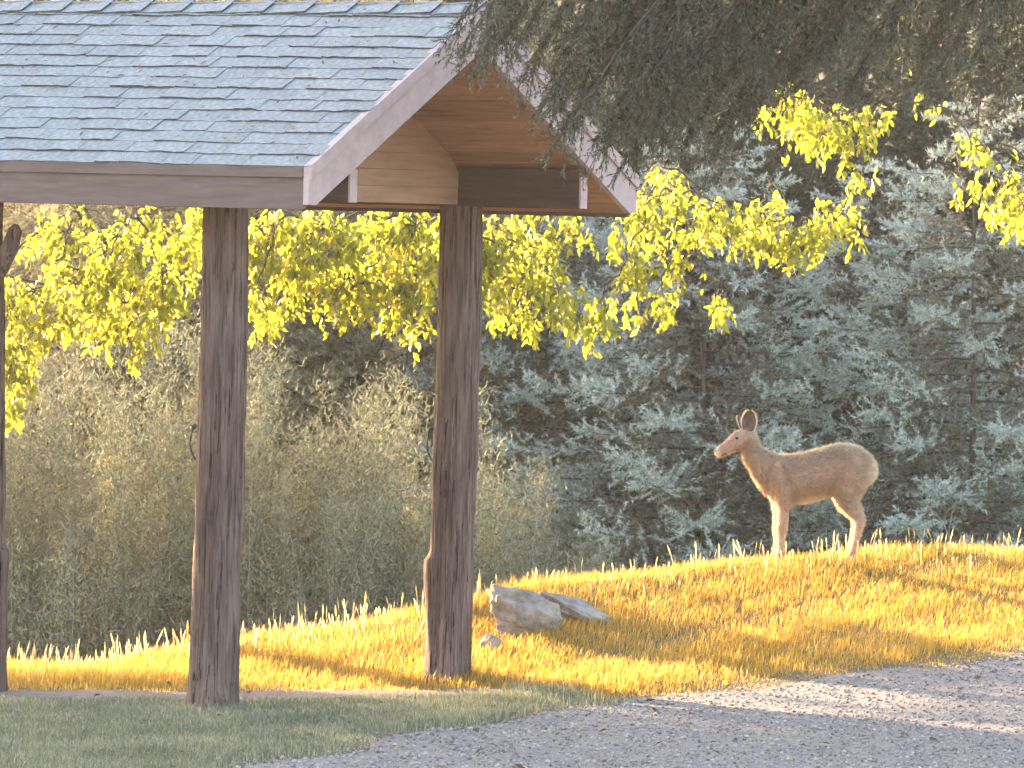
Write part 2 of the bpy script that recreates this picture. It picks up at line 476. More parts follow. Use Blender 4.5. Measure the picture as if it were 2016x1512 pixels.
# deck under the shingles
for side in (0, 1):
    b = MB()
    v0, v1 = -OV + .012, W / 2
    ve = lambda v: v if side == 0 else W - v
    q = [(v0, zt(v0) - .022), (v1, zt(v1) - .022), (v1, zt(v1) - .046), (v0, zt(v0) - .046)]
    V8 = [(UW + .03, ve(a), z) for a, z in q] + [(UE - .03, ve(a), z) for a, z in q]
    b.add(V8, [(0, 1, 2, 3), (7, 6, 5, 4), (0, 4, 5, 1), (1, 5, 6, 2), (2, 6, 7, 3), (3, 7, 4, 0)])
    b.build('deck', M['beam'], roof)
    # ceiling boards, parallel with the ridge
    nb = 16
    vv = np.linspace(-OV + .035, W / 2 - .012, nb + 1)
    for k in range(nb):
        b = MB(); a0, a1 = vv[k] + .002, vv[k + 1] - .003
        dz = .0015 * ((k * 7) % 3)
        q = [(a0, zt(a0) - RD + dz), (a1, zt(a1) - RD + dz), (a1, zt(a1) - RD + .018 + dz), (a0, zt(a0) - RD + .018 + dz)]
        V8 = [(UW + .035, ve(a), z) for a, z in q] + [(UE - .042, ve(a), z) for a, z in q]
        b.add(V8, [(0, 1, 2, 3), (7, 6, 5, 4), (0, 4, 5, 1), (1, 5, 6, 2), (2, 6, 7, 3), (3, 7, 4, 0)])
        b.build('ceiling_board', M['ceiling'], roof)
    # eave fascia: a wide board and a narrow trim strip on it
    s = 1 if side == 0 else -1
    e = -OV if side == 0 else W + OV
    b = MB()
    y0, y1 = sorted((e + s * .002, e + s * .030)); b.box((UW + .02, y0, ZE - RD - .005), (UE - .041, y1, ZE - .022)); b.build('fascia', M['fascia'], roof, bevel=.003)
    b = MB()
    y0, y1 = sorted((e - s * .016, e + s * .0015)); b.box((UW + .02, y0, ZE - .088), (UE - .041, y1, ZE - .018)); b.build('fascia_trim', M['fascia'], roof, bevel=.003)
    # rake boards at both gable ends
    for ue, d in ((UE, 1), (UW, -1)):
        b = MB(); v0, v1 = -OV - .012, W / 2
        def rake(lo, hi, x0, x1, plumb):
            b = MB()
            q = [(v0, zt(v0) - lo + plumb), (v0, zt(v0) - hi), (v1, zt(v1) - hi), (v1, zt(v1) - lo)]
            if plumb:  # lower tip cut level
                q = [(v0, zt(v0) - lo + plumb), (v0, zt(v0) - hi), (v1, zt(v1) - hi), (v1, zt(v1) - lo), (v0 + plumb / SL, zt(v0 + plumb / SL) - lo)]
            n = len(q)
            V8 = [(min(x0, x1), ve(a), z) for a, z in q] + [(max(x0, x1), ve(a), z) for a, z in q]
            b.add(V8, [tuple(range(n)), tuple(range(2 * n - 1, n - 1, -1))] + [(k, (k + 1) % n, n + (k + 1) % n, n + k) for k in range(n)])
            return b
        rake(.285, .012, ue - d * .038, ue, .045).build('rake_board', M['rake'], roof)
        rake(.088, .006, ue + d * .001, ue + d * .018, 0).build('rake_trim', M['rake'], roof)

# shingles, one object each on the front slope, sharing a few meshes
def shingle_mesh(w, l, t, seed):
    g = random.Random(seed)
    b = MB()
    n = 4
    V = []
    for k in range(n + 1):
        x = -w / 2 + w * k / n
        j = g.uniform(-.007, .007); q = g.uniform(-.002, .004)
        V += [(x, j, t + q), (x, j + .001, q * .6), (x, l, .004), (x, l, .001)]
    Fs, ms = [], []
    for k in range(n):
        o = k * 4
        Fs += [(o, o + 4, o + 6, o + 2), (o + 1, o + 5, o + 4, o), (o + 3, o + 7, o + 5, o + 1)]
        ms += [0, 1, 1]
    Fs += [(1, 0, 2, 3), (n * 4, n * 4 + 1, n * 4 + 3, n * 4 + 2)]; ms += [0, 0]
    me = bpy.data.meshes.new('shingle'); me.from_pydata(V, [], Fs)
    me.materials.append(M['shingle']); me.materials.append(M['shadowed_shingle_edge'])
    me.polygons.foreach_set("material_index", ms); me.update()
    return me
widths = [.17, .22, .26, .31, .36]
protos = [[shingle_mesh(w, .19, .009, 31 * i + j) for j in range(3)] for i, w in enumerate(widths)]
EXPO = slope_len / 15.0
rs = random.Random(5)
flat = math.atan(SL)
for c in range(15):
    u = UW - rs.uniform(0, .12)
    while u < UE + .012:
        k = rs.randrange(len(widths)); w = widths[k]
        uc = u + w / 2
        u1 = u + w
        if u1 > UE + .02:                      # last one is trimmed at the rake
            w2 = UE + .014 - u
            if w2 < .05: break
            sx = w2 / w; uc = u + w2 / 2
        elif u < UW - .02:
            w2 = u1 - (UW - .014); sx = w2 / w; uc = u1 - w2 / 2
        else:
            sx = 1.0
        dd = c * EXPO - .018 + rs.uniform(-.004, .004)
        v = -OV + dd * cs
        o = obj('shingle', rs.choice(protos[k]), roof)
        o.location = (uc, v, ZE + SL * (v + OV) - .016 + rs.uniform(0, .0025))
        o.rotation_euler = (flat - .035 + rs.uniform(-.01, .01), 0, rs.uniform(-.006, .006))
        o.scale = (sx * .999, 1, rs.choice((.25, .45, .7, .9, 1.2)))
        u = u1
# rear slope, out of sight: one stepped sheet
b = MB()
for c in range(15):
    d0, d1 = c * EXPO - .018, (c + 1) * EXPO + .03
    va, vb = W + OV - d0 * cs, W + OV - d1 * cs
    za, zb = ZE + SL * (d0 * cs), ZE + SL * (d1 * cs)
    b.hexa([(UW - .014, vb, zb - .022), (UE + .014, vb, zb - .022), (UE + .014, va, za - .021), (UW - .014, va, za - .021),
            (UW - .014, vb, zb - .012), (UE + .014, vb, zb - .012), (UE + .014, va, za - .004), (UW - .014, va, za - .004)])
o = b.build('rear_shingle_courses', M['shingle'], roof); o['kind'] = 'stuff'
# ridge caps
zr = zt(W / 2)
n = 12
for k in range(n):
    u1 = UE + .016 - k * (UE - UW) / n
    u0 = u1 - (UE - UW) / n - .07
    b = MB(); h = .15
    lift = .016
    for sgn in (1, -1):
        q = [(u0, 0, zr - .004), (u1, 0, zr + lift), (u1 - .01, sgn * h * cs, zr + lift - h * sn - .002), (u0, sgn * h * cs, zr - .004 - h * sn)]
        V = [(a, W / 2 - y, z) for a, y, z in q] + [(a, W / 2 - y, z - .010) for a, y, z in q]
        Fc = [(0, 1, 2, 3), (7, 6, 5, 4), (0, 4, 5, 1), (1, 5, 6, 2), (2, 6, 7, 3), (3, 7, 4, 0)]
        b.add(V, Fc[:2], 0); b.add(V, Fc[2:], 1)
    b.build('ridge_shingle', [M['shingle'], M['shadowed_shingle_edge']], roof)

g = np.random.default_rng(77)
n = 420
uu = g.uniform(UW, UE, n); dd_ = g.uniform(0, slope_len, n)
vv_ = -OV + dd_ * cs; zz_ = ZE + SL * (vv_ + OV) + .004
a = g.uniform(0, 3.14, n); L_ = g.uniform(.012, .038, n); w_ = np.where(g.random(n) < .8, .0022, .009)
du = np.stack([np.cos(a), np.sin(a) * cs, np.sin(a) * sn], -1); dv = np.stack([-np.sin(a), np.cos(a) * cs, np.cos(a) * sn], -1)
c0 = np.stack([uu, vv_, zz_], -1)
V = np.stack([c0 - du * L_[:, None], c0 - dv * w_[:, None] + [0, 0, .002], c0 + du * L_[:, None], c0 + dv * w_[:, None] + [0, 0, .004]], 1).reshape(-1, 3)
o = obj('needle_litter', mesh_np('needle_litter', V, np.arange(len(V)).reshape(-1, 4), False, [M['litter']]), roof); o['kind'] = 'stuff'

# ------------------------------------------------------------------ deer
def loft(b, secs, n=20):
    """secs: (centre xz, direction normal xz, radius in plane, half width y, y centre)"""
    V = []
    for (cx, cz, nx, nz, r, w, yc) in secs:
        for k in range(n):
            a = 2 * math.pi * k / n
            V.append((cx + nx * r * math.cos(a), yc + w * math.sin(a), cz + nz * r * math.cos(a)))
    F = []
    for s in range(len(secs) - 1):
        for k in range(n):
            k2 = (k + 1) % n
            F.append((s * n + k, s * n + k2, (s + 1) * n + k2, (s + 1) * n + k))
    F.append(tuple(range(n - 1, -1, -1))); F.append(tuple(range((len(secs) - 1) * n, len(secs) * n)))
    b.add(V, F)

K = 954.0
def dx(c): return (c - 1040) / K
def dz(c): return (1204 - c) / K
def path(pts, ycs):
    """pts: (cx, cy, r px, half width m)"""
    out = []
    P = np.array([(dx(a), dz(c)) for a, c, _, _ in pts]); T = norm(np.gradient(P, axis=0))
    for i, (a, c, r, w) in enumerate(pts):
        out.append((P[i][0], P[i][1], -T[i][1], T[i][0], r / K, w, ycs if np.isscalar(ycs) else ycs[i]))
    return out
def resample(pts, k=4):
    pts = np.array(pts, float); t = np.arange(len(pts)); tt = np.linspace(0, len(pts) - 1, (len(pts) - 1) * k + 1)
    out = []
    for q in tt:
        i = int(min(q, len(pts) - 2)); f = q - i
        p0, p1, p2, p3 = pts[max(i - 1, 0)], pts[i], pts[i + 1], pts[min(i + 2, len(pts) - 1)]
        out.append(.5 * ((2 * p1) + (-p0 + p2) * f + (2 * p0 - 5 * p1 + 4 * p2 - p3) * f * f + (-p0 + 3 * p1 - 3 * p2 + p3) * f ** 3))
    return [tuple(o) for o in out]
b = MB()
torso = [(722, 560, 660, .03), (745, 520, 775, .062), (800, 512, 826, .082), (870, 510, 826, .094), (960, 500, 812, .104), (1050, 474, 792, .106), (1120, 450, 768, .104),
         (1200, 432, 758, .102), (1280, 438, 745, .096), (1350, 468, 715, .080), (1395, 510, 665, .058), (1418, 553, 615, .032)]
tor = resample([(a, (t + q) / 2, (q - t) / 2, w) for a, t, q, w in torso], 3)
loft(b, [(dx(a), dz(c), 0, 1, max(r, 4) / K, max(w, .008), 0) for a, c, r, w in tor], 28)
neck = resample([(805, 665, 135, .070), (738, 612, 116, .060), (668, 552, 84, .048), (620, 498, 66, .042), (598, 440, 57, .041), (590, 385, 50, .042)], 4)
loft(b, path(neck, 0))
head = resample([(634, 398, 22, .022), (612, 398, 50, .046), (575, 402, 62, .056), (535, 420, 62, .055), (500, 440, 53, .044), (465, 464, 42, .034), (430, 487, 36, .029), (402, 500, 33, .027), (385, 503, 24, .022), (376, 504, 10, .010)], 4)
loft(b, path(head, 0))
for yc, ox, oz in ((-.062, 12, 0), (.060, -16, 0)):        # fore legs
    leg = resample([(825 + ox, 700, 70, .046), (826 + ox, 800, 46, .038), (824 + ox, 880, 34, .030), (820 + ox, 960, 29, .027), (817 + ox, 1005, 29, .026), (815 + ox, 1050, 20, .019),
                    (814 + ox, 1110, 17, .017), (812 + ox, 1158, 21, .020), (803 + ox, 1180, 18, .018), (797 + ox, 1190, 24, .020), (794 + ox, 1204, 26, .021)], 3)
    loft(b, path(leg, yc), 14)
for yc, ox in ((-.062, 4), (.060, -14)):                     # hind legs
    leg = resample([(1255 + ox, 600, 135, .052), (1262 + ox, 690, 112, .050), (1258 + ox, 760, 80, .043), (1270 + ox, 825, 58, .034), (1305 + ox, 870, 46, .026), (1335 + ox, 905, 38, .022), (1338 + ox, 950, 30, .021),
                    (1328 + ox, 1010, 22, .018), (1315 + ox, 1070, 19, .017), (1303 + ox, 1130, 19, .017), (1297 + ox, 1160, 23, .020), (1287 + ox, 1180, 18, .018), (1280 + ox, 1190, 24, .020), (1277 + ox, 1204, 26, .021)], 3)
    loft(b, path(leg, yc), 14)
for yc in (-.05, .05):
    loft(b, path(resample([(790, 560, 30, .03), (810, 640, 70, .058), (825, 730, 66, .055), (830, 800, 34, .035)], 3), yc), 14)
    loft(b, path(resample([(1230, 480, 40, .03), (1275, 560, 95, .062), (1275, 660, 100, .064), (1255, 740, 60, .045)], 3), yc), 14)
tail = resample([(1385, 520, 22, .03), (1412, 560, 20, .030), (1418, 610, 22, .028), (1400, 655, 18, .022), (1385, 690, 8, .008)], 3)
loft(b, path(tail, 0), 12)
tmp = obj('deer_tmp', b.mesh('deer_tmp', []))
rm = tmp.modifiers.new('r', 'REMESH'); rm.mode = 'VOXEL'; rm.voxel_size = .0065
sm = tmp.modifiers.new('s', 'SMOOTH'); sm.factor = .5; sm.iterations = 6
dg = bpy.context.evaluated_depsgraph_get()
dm = bpy.data.meshes.new_from_object(tmp.evaluated_get(dg))
dm.name = 'body'
bpy.data.objects.remove(tmp)
dm.polygons.foreach_set("use_smooth", [True] * len(dm.polygons))

def deer_colour(nt):
    """coat: greyish brown, pale muzzle, throat, belly and rump patch"""
    tc = nt.nodes.new("ShaderNodeTexCoord")
    def blob(c, r, sc=(1, 1, 1)):
        v = nt.nodes.new("ShaderNodeVectorMath"); v.operation = 'SUBTRACT'; v.inputs[1].default_value = c
        nt.links.new(tc.outputs["Object"], v.inputs[0])
        s = nt.nodes.new("ShaderNodeVectorMath"); s.operation = 'MULTIPLY'; s.inputs[1].default_value = sc
        nt.links.new(v.outputs[0], s.inputs[0])
        l = nt.nodes.new("ShaderNodeVectorMath"); l.operation = 'LENGTH'; nt.links.new(s.outputs[0], l.inputs[0])
        mr = nt.nodes.new("ShaderNodeMapRange"); mr.inputs[1].default_value = r; mr.inputs[2].default_value = r * .65
        nt.links.new(l.outputs["Value"], mr.inputs[0])
        return mr.outputs[0]
    f = noise(nt, (1, 1, 1), 16, 8, 0.75)
    c = ramp(nt, f, [(0.3, (.37, .245, .205)), (0.55, (.51, .355, .305)), (0.8, (.62, .455, .40))])
    pale = (.70, .62, .53)
    for cc, r, sc in (((dx(1000), 0, dz(470)), .22, (.42, 1.3, 2.2)), ((dx(500), 0, dz(375)), .05, (.8, 1, 1.4)), ((dx(1330), 0, dz(905)), .05, (1, .5, 1)), ((dx(815), 0, dz(1010)), .045, (1, .5, 1))):
        c = mixc(nt, blob(cc, r, sc), c, mixc(nt, .5, c, (.17, .115, .085)))
    for cc, r, sc in (((dx(385), 0, dz(512)), .05, (1, 1, 1)), ((dx(1425), 0, dz(610)), .10, (1.6, 1, 1)), ((dx(1080), 0, dz(815)), .16, (.75, 1.2, 2.6)), ((dx(505), 0, dz(525)), .055, (.8, 1, 1.3))):
        c = mixc(nt, blob(cc, r, sc), c, pale)
    c = mixc(nt, blob((dx(440), 0, dz(520)), .028, (1, .6, 1)), c, (.09, .06, .05))
    return c
m, nt, p = new_mat('deer_hide')
nt.links.new(deer_colour(nt), p.inputs["Base Color"]); p.inputs["Roughness"].default_value = .9; p.inputs["Specular IOR Level"].default_value = .1
M['hide'] = m
m, nt, p = new_mat('deer_fur')
c = deer_colour(nt)
g = nt.nodes.new("ShaderNodeNewGeometry")
c = mixc(nt, 1.0, c, ramp(nt, g.outputs["Random Per Island"], [(0, (.7, .7, .7)), (1, (1.4, 1.35, 1.3))]), 'MULTIPLY')
nt.links.new(c, p.inputs["Base Color"]); p.inputs["Roughness"].default_value = .7
tr = nt.nodes.new("ShaderNodeBsdfTranslucent"); nt.links.new(mixc(nt, .8, c, (.95, .78, .52)), tr.inputs[0])
mx = nt.nodes.new("ShaderNodeMixShader"); mx.inputs[0].default_value = .62
nt.links.new(p.outputs[0], mx.inputs[1]); nt.links.new(tr.outputs[0], mx.inputs[2]); nt.links.new(mx.outputs[0], nt.nodes["Material Output"].inputs[0])
M['fur'] = m
dm.materials.clear(); dm.materials.append(M['hide'])
DD = 45.15
dp = at(1600, 1098, DD)
DZ = float(height(dp[0], DD)) - .005
deer = empty('deer', (dp[0], DD, DZ), R(-4))
tag(deer, 'young brown deer standing side-on atop the grassy bank', 'deer')
obj('body', dm, deer)
# fur: short hairs growing from the hide
nv = len(dm.vertices)
co = np.empty(nv * 3, np.float32); dm.vertices.foreach_get("co", co); co = co.reshape(-1, 3)
no = np.empty(nv * 3, np.float32); dm.vertices.foreach_get("normal", no); no = no.reshape(-1, 3)
g = np.random.default_rng(3)
idx = g.integers(0, nv, 80000)
P = co[idx] + g.normal(0, .0022, (len(idx), 3)); N = no[idx]
back = np.array([.75, 0, -.45])
hd = norm(N * .80 + back * g.uniform(.35, .8, (len(idx), 1)) + g.normal(0, .18, N.shape))
isleg = (co[idx][:, 2] < .36); ishead = co[idx][:, 0] < dx(560)
hl = g.uniform(.018, .038, len(idx)) * np.where(isleg, .6, 1) * np.where(ishead, .45, 1)
sd = norm(np.cross(hd, g.normal(size=hd.shape))) * .0014
Vh = np.stack([P - sd, P + sd, P + hd * hl[:, None]], 1).reshape(-1, 3)
o = obj('fur', mesh_np('fur', Vh, np.arange(len(Vh)).reshape(-1, 3), False, [M['fur']]), deer)
o['kind'] = 'stuff'
# ears: cupped leaf shapes
def ear(cx, cy, tipx, tipy, yc, face, wid, name='ear'):
    b = MB()
    p0 = np.array([dx(cx), yc, dz(cy)]); p1 = np.array([dx(tipx), yc + face[1] * .0 + (.03 if yc > 0 else -.03), dz(tipy)])
    ax = norm(p1 - p0); L = np.linalg.norm(p1 - p0)
    face = norm(np.array(face) - ax * np.dot(face, ax)); side = np.cross(ax, face)
    nu, nw = 11, 9
    V = []
    for lay in (0, 1):
        for i in range(nu):
            t = i / (nu - 1)
            w = wid * (math.sin(math.pi * min(1, .12 + .88 * t)) ** .50) * (1 - .12 * t) + .004
            for j in range(nw):
                q = -1 + 2 * j / (nw - 1)
                cup = .030 * (1 - q * q) * math.sin(math.pi * (.15 + .8 * t))
                V.append(p0 + ax * L * t + side * w * q - face * (cup + (.005 * (1 - .7 * abs(q)) if lay else 0)))
    F = []
    for lay in (0, 1):
        o_ = lay * nu * nw
        for i in range(nu - 1):
            for j in range(nw - 1):
                a = o_ + i * nw + j
                F.append((a, a + 1, a + nw + 1, a + nw) if lay == 0 else (a + nw, a + nw + 1, a + 1, a))
    m = nu * nw
    for i in range(nu - 1):
        F.append((i * nw, (i + 1) * nw, m + (i + 1) * nw, m + i * nw)); F.append((i * nw + nw - 1, m + i * nw + nw - 1, m + (i + 1) * nw + nw - 1, (i + 1) * nw + nw - 1))
    for j in range(nw - 1):
        a = (nu - 1) * nw + j; F.append((a, a + 1, m + a + 1, m + a)); F.append((j, m + j, m + j + 1, j + 1))
    b.add(V, F)
    ear_m = b.build(name, M['ear'], deer, True)
    # fringe of pale hairs round the rim
    h = MB(); gg = random.Random(int(cx))
    for i in range(1, nu):
        for j in (0, nw - 1):
            for q in range(26):
                t = gg.random(); base = np.array(V[(i - 1) * nw + j]) * (1 - t) + np.array(V[i * nw + j]) * t
                out = side * (-1 if j == 0 else 1) + ax * .5 + np.array([gg.gauss(0, .35) for _ in range(3)])
                out = norm(out) * gg.uniform(.008, .022)
                w = norm(np.cross(out, face + .3 * ax)) * .0011
                h.add([base - w, base + w, base + out], [(0, 1, 2)])
    o = h.build('ear_fringe', M['fur_pale'], ear_m); o['kind'] = 'stuff'
M['ear'] = surf('ear_skin', [(0.3, (.09, .06, .05)), (0.7, (.22, .14, .11))], sc=25, rough=.8, bstr=.2)
m = M['ear']; nt = m.node_tree; p = nt.nodes["Principled BSDF"]
tr = nt.nodes.new("ShaderNodeBsdfTranslucent"); tr.inputs[0].default_value = (.55, .24, .14, 1)
mx = nt.nodes.new("ShaderNodeMixShader"); mx.inputs[0].default_value = .1
nt.links.new(p.outputs[0], mx.inputs[1]); nt.links.new(tr.outputs[0], mx.inputs[2]); nt.links.new(mx.outputs[0], nt.nodes["Material Output"].inputs[0])
M['fur_pale'] = leafy('pale_ear_hair', [(0, (.6, .5, .38)), (1, (.75, .66, .52))], [(0, (.8, .66, .42)), (1, (.9, .78, .55))], .5)
ear(592, 352, 604, 214, -.036, (-.15, -1, .1), .048)
ear(556, 352, 520, 258, .030, (-.9, .35, .1), .046)
M['eye'] = surf('dark_eye', [(0.3, (.008, .006, .005)), (0.7, (.015, .01, .008))], rough=.08, bstr=0)
M['nose'] = surf('dark_nose', [(0.3, (.02, .016, .015)), (0.7, (.05, .04, .04))], sc=40, rough=.4, bstr=.3)
def blob_mesh(name, c, r, mat_, par):
    bm = bmesh.new(); bmesh.ops.create_icosphere(bm, subdivisions=2, radius=1)
    for v in bm.verts: v.co = Vector(c) + Vector((v.co.x * r[0], v.co.y * r[1], v.co.z * r[2]))
    me = bpy.data.meshes.new(name); bm.to_mesh(me); bm.free(); me.materials.append(mat_)
    me.polygons.foreach_set("use_smooth", [True] * len(me.polygons))
    return obj(name, me, par)
for s in (-1, 1):
    blob_mesh('eye', (dx(520), s * .049, dz(404)), (.013, .008, .010), M['eye'], deer)
blob_mesh('nose', (dx(380), 0, dz(494)), (.010, .017, .012), M['nose'], deer)

# ------------------------------------------------------------------ boulders
def rock(name, label, px, py, d, sx, sy, sz, seed, sink=.3, tilt=(0, 0, 0), shape=None):
    bm = bmesh.new(); bmesh.ops.create_icosphere(bm, subdivisions=5, radius=1)
    g = np.random.default_rng(seed)
    co = np.array([v.co[:] for v in bm.verts])
    planes = norm(g.normal(size=(17, 3))); off = g.uniform(.55, .95, 17)
    for n_, o_ in zip(planes, off):                                   # flat broken faces
        k = co @ n_ - o_
        co = co - np.outer(np.clip(k, 0, None), n_) * .93
    for fq, am in ((2.3, .08), (5.1, .045), (9.3, .03), (17, .018), (31, .010)):
        ph = g.uniform(0, 6, 6)
        q = np.sin(co[:, 0] * fq + ph[0]) * np.sin(co[:, 1] * fq * 1.1 + ph[1]) + np.sin(co[:, 2] * fq * 1.2 + ph[2] + co[:, 0] * fq * .4)
        co = co + norm(co) * (q * am)[:, None]
    if shape: co = shape(co)
    co = co * np.array([sx, sy, sz])
    for v, c in zip(bm.verts, co): v.co = c
    me = bpy.data.meshes.new(name); bm.to_mesh(me); bm.free(); me.materials.append(M['boulder'])
    me.polygons.foreach_set("use_smooth", [True] * len(me.polygons))
    o = obj(name, me)
    w = at(px, py, d)
    o.location = (w[0], d, float(height(w[0], d)) + sz * (1 - sink)); o.rotation_euler = tuple(R(a) for a in tilt)
    return tag(o, label, 'rock', 'rocks in the grass')
def lean(co):
    co = co.copy()
    top = np.clip(co[:, 2], 0, 1)
    co[:, 2] = np.where(co[:, 2] > 0, np.minimum(co[:, 2], .78 - .30 * co[:, 0] + .04 * np.sin(co[:, 0] * 7)), co[:, 2])
    co[:, 0] += -.55 * top * (co[:, 0] < 0.1) - .1 * top
    return co
rock('boulder', 'pale lichened boulder in the dry grass right of the rear post', 1030, 1200, 42.9, .27, .20, .21, 6, .44, (0, 8, 0), lean)
rock('boulder', 'low flat dark rock just right of the pale boulder', 1125, 1190, 43.15, .25, .16, .11, 9, .46, (0, 15, 10))
rock('boulder', 'small rock half buried between rear post and pale boulder', 968, 1232, 42.4, .085, .08, .075, 13, .45)

# ------------------------------------------------------------------ gravel stones
g = np.random.default_rng(12)
n = 26000
sx_ = g.uniform(-2.6, 4.6, n * 2); sy_ = 34.2 + 9.2 * g.random(n * 2)
k = is_road(sx_ + g.exponential(.10, n * 2), sy_ - .03); sx_, sy_ = sx_[k][:n], sy_[k][:n]
n = len(sx_)
r = .005 + .011 * g.random(n) ** 3.0
octa = np.array([(1, 0, 0), (-.2, 1, 0), (-1, -.1, 0), (.1, -1, 0), (0, 0, .8), (0, 0, -.8)], float)
Vs = octa[None] * r[:, None, None] * g.uniform(.65, 1.35, (n, 6, 1)) * np.array([1, 1, .8])
a = g.uniform(0, 6.28, n); ca_, sa_ = np.cos(a)[:, None], np.sin(a)[:, None]
Vs = np.stack([Vs[..., 0] * ca_ - Vs[..., 1] * sa_, Vs[..., 0] * sa_ + Vs[..., 1] * ca_, Vs[..., 2]], -1)
Vs += np.stack([sx_, sy_, height(sx_, sy_) + .006 + r * .35], -1)[:, None]
fo = np.array([(0, 1, 4), (1, 2, 4), (2, 3, 4), (3, 0, 4), (1, 0, 5), (2, 1, 5), (3, 2, 5), (0, 3, 5)])
Fs = (fo[None] + (np.arange(n) * 6)[:, None, None]).reshape(-1, 3)
tag(obj('gravel', mesh_np('gravel', Vs.reshape(-1, 3), Fs, False, [M['stone']])), 'loose crushed grey stone covering the road', 'gravel', kind='stuff')

g = np.random.default_rng(78)
x = np.concatenate([g.uniform(-2.6, 4.4, 150), g.uniform(-3, .6, 60)]); y = np.concatenate([g.uniform(34.6, 43, 150), g.uniform(34.6, 40.5, 60)]); n = len(x)
a = g.uniform(0, 6.28, n); L_ = g.uniform(.018, .042, n)[:, None]
c0 = np.stack([x, y, height(x, y) + .022], -1); d1 = np.stack([np.cos(a), np.sin(a), g.normal(0, .25, n)], -1); d2 = np.stack([-np.sin(a), np.cos(a), g.normal(0, .35, n)], -1)
V = np.stack([c0 - d1 * L_, c0 - d2 * L_ * .5 + [0, 0, .008], c0 + d1 * L_ + [0, 0, .006], c0 + d2 * L_ * .5 + [0, 0, .008]], 1).reshape(-1, 3)
tag(obj('fallen_leaves', mesh_np('fallen_leaves', V, np.arange(len(V)).reshape(-1, 4), False, [M['litter']])), 'scattered dead leaves on the gravel and lawn', 'leaves', kind='stuff')

# ------------------------------------------------------------------ grass
def blades(x, y, z, h, w, lean_a, lean_m, g):
    """two-segment blades"""
    n = len(x)
    base = np.stack([x, y, z], -1)
    fa = g.uniform(0, 2 * math.pi, n)
    side = np.stack([np.cos(fa), np.sin(fa), np.zeros(n)], -1) * (w / 2)[:, None]
    ld = np.stack([np.cos(lean_a), np.sin(lean_a), np.zeros(n)], -1)
    mid = base + np.array([0, 0, 1]) * (h * .55)[:, None] + ld * (lean_m * h * .22)[:, None]
    tip = base + np.array([0, 0, 1]) * (h * np.clip(1 - .25 * lean_m, .3, 1))[:, None] + ld * (lean_m * h * .8)[:, None]
    V = np.stack([base - side, base + side, mid - side * .75, mid + side * .75, tip], 1).reshape(-1, 3)
    o = (np.arange(n) * 5)[:, None]
    F = np.concatenate([o + [0, 1, 3], o + [0, 3, 2], o + [2, 3, 4]], 0)
    return V, F

def patch(x, y, s, ph):      # smooth pseudo-noise 0..1 for tussocks
    return .5 + .25 * np.sin(x * s + ph) * np.cos(y * s * 1.3 + ph * 2) + .25 * np.sin(x * s * 2.1 - y * s * 1.7 + ph * 3)

g = np.random.default_rng(21)
n = 420000
x = g.uniform(-4.6, 5.2, n); y = g.uniform(39.2, 47.6, n)
front = np.interp(x, [-5, -3, -1.76, -.6, .2, .62, 1.58, 3.3, 8], [40.1, 40.3, 40.6, 41.0, 40.9, 40.3, 41.15, 42.0, 43.4]) + wob(x, y) * .7
keep = (y > front - g.exponential(.09, n)) & (y < crest_y(x) + 1.4)
tus = patch(x, y, 2.2, .7) * .6 + patch(x, y, 5.3, 2.1) * .4
keep &= g.random(n) < (.45 + .6 * tus) * np.clip((y - front) / .25, .25, 1)
x, y, tus = x[keep], y[keep], tus[keep]
crest = np.exp(-((y - crest_y(x)) / .5) ** 2)
h = (.035 + .075 * g.random(len(x)) ** 1.5) * (.6 + .8 * tus) * np.interp(x, [-3, -1, .5, 4], [1.35, 1.25, 1.0, .85])
h *= np.clip((y - np.interp(x, [-5, -3, -1.76, -.6, .2, .62, 1.58, 3.3, 8], [40.1, 40.3, 40.6, 41.0, 40.9, 40.3, 41.15, 42.0, 43.4])) / .5, .35, 1)
V, F = blades(x, y, height(x, y) - .004, h, g.uniform(.003, .0065, len(x)), g.normal(-.6, 1.2, len(x)), g.uniform(.1, .95, len(x)), g)
tag(obj('dry_grass', mesh_np('dry_grass', V, F, False, [M['dry_grass']])), 'sunlit golden dry grass covering the bank', 'grass', kind='stuff')

# taller stalks, with narrow seed heads, densest along the crest
def stalks(x, y, h, g):
    n = len(x); z = height(x, y)
    base = np.stack([x, y, z], -1); la = g.uniform(0, 6.28, n); lm = g.uniform(.02, .35, n) * h
    tip = base + np.stack([np.cos(la) * lm, np.sin(la) * lm, h], -1)
    mid = base * .45 + tip * .55 - np.stack([np.cos(la) * lm, np.sin(la) * lm, 0 * h], -1) * .12
    sh = mid * .45 + tip * .55
    fa = g.uniform(0, 3.14, n); sd = np.stack([np.cos(fa), np.sin(fa), 0 * fa], -1)
    w = .0022
    V = np.stack([base - sd * w, base + sd * w, mid - sd * w * .8, mid + sd * w * .8, sh - sd * .0055, sh + sd * .0055, tip], 1).reshape(-1, 3)
    o = (np.arange(n) * 7)[:, None]
    F = np.concatenate([o + [0, 1, 3], o + [0, 3, 2], o + [2, 3, 5], o + [2, 5, 4], o + [4, 5, 6]], 0)
    return V, F
n = 3400
x = g.uniform(-4.4, 4.8, n); t = g.normal(0, .45, n)
y = crest_y(x) - np.abs(t) * 1.0 + .15
sel = g.random(n) < np.interp(x, [-4, -1.2, -.4, .3, 1, 4], [.5, .55, .5, .16, .2, .35]) * (.35 + .9 * patch(x, y, 3.1, 1.3))
x, y = x[sel], y[sel]
h = .07 + .13 * g.random(len(x)) ** 2.0
h = np.where(x < 0, h * 1.25, h)
V1, F1 = stalks(x, y, h, g)
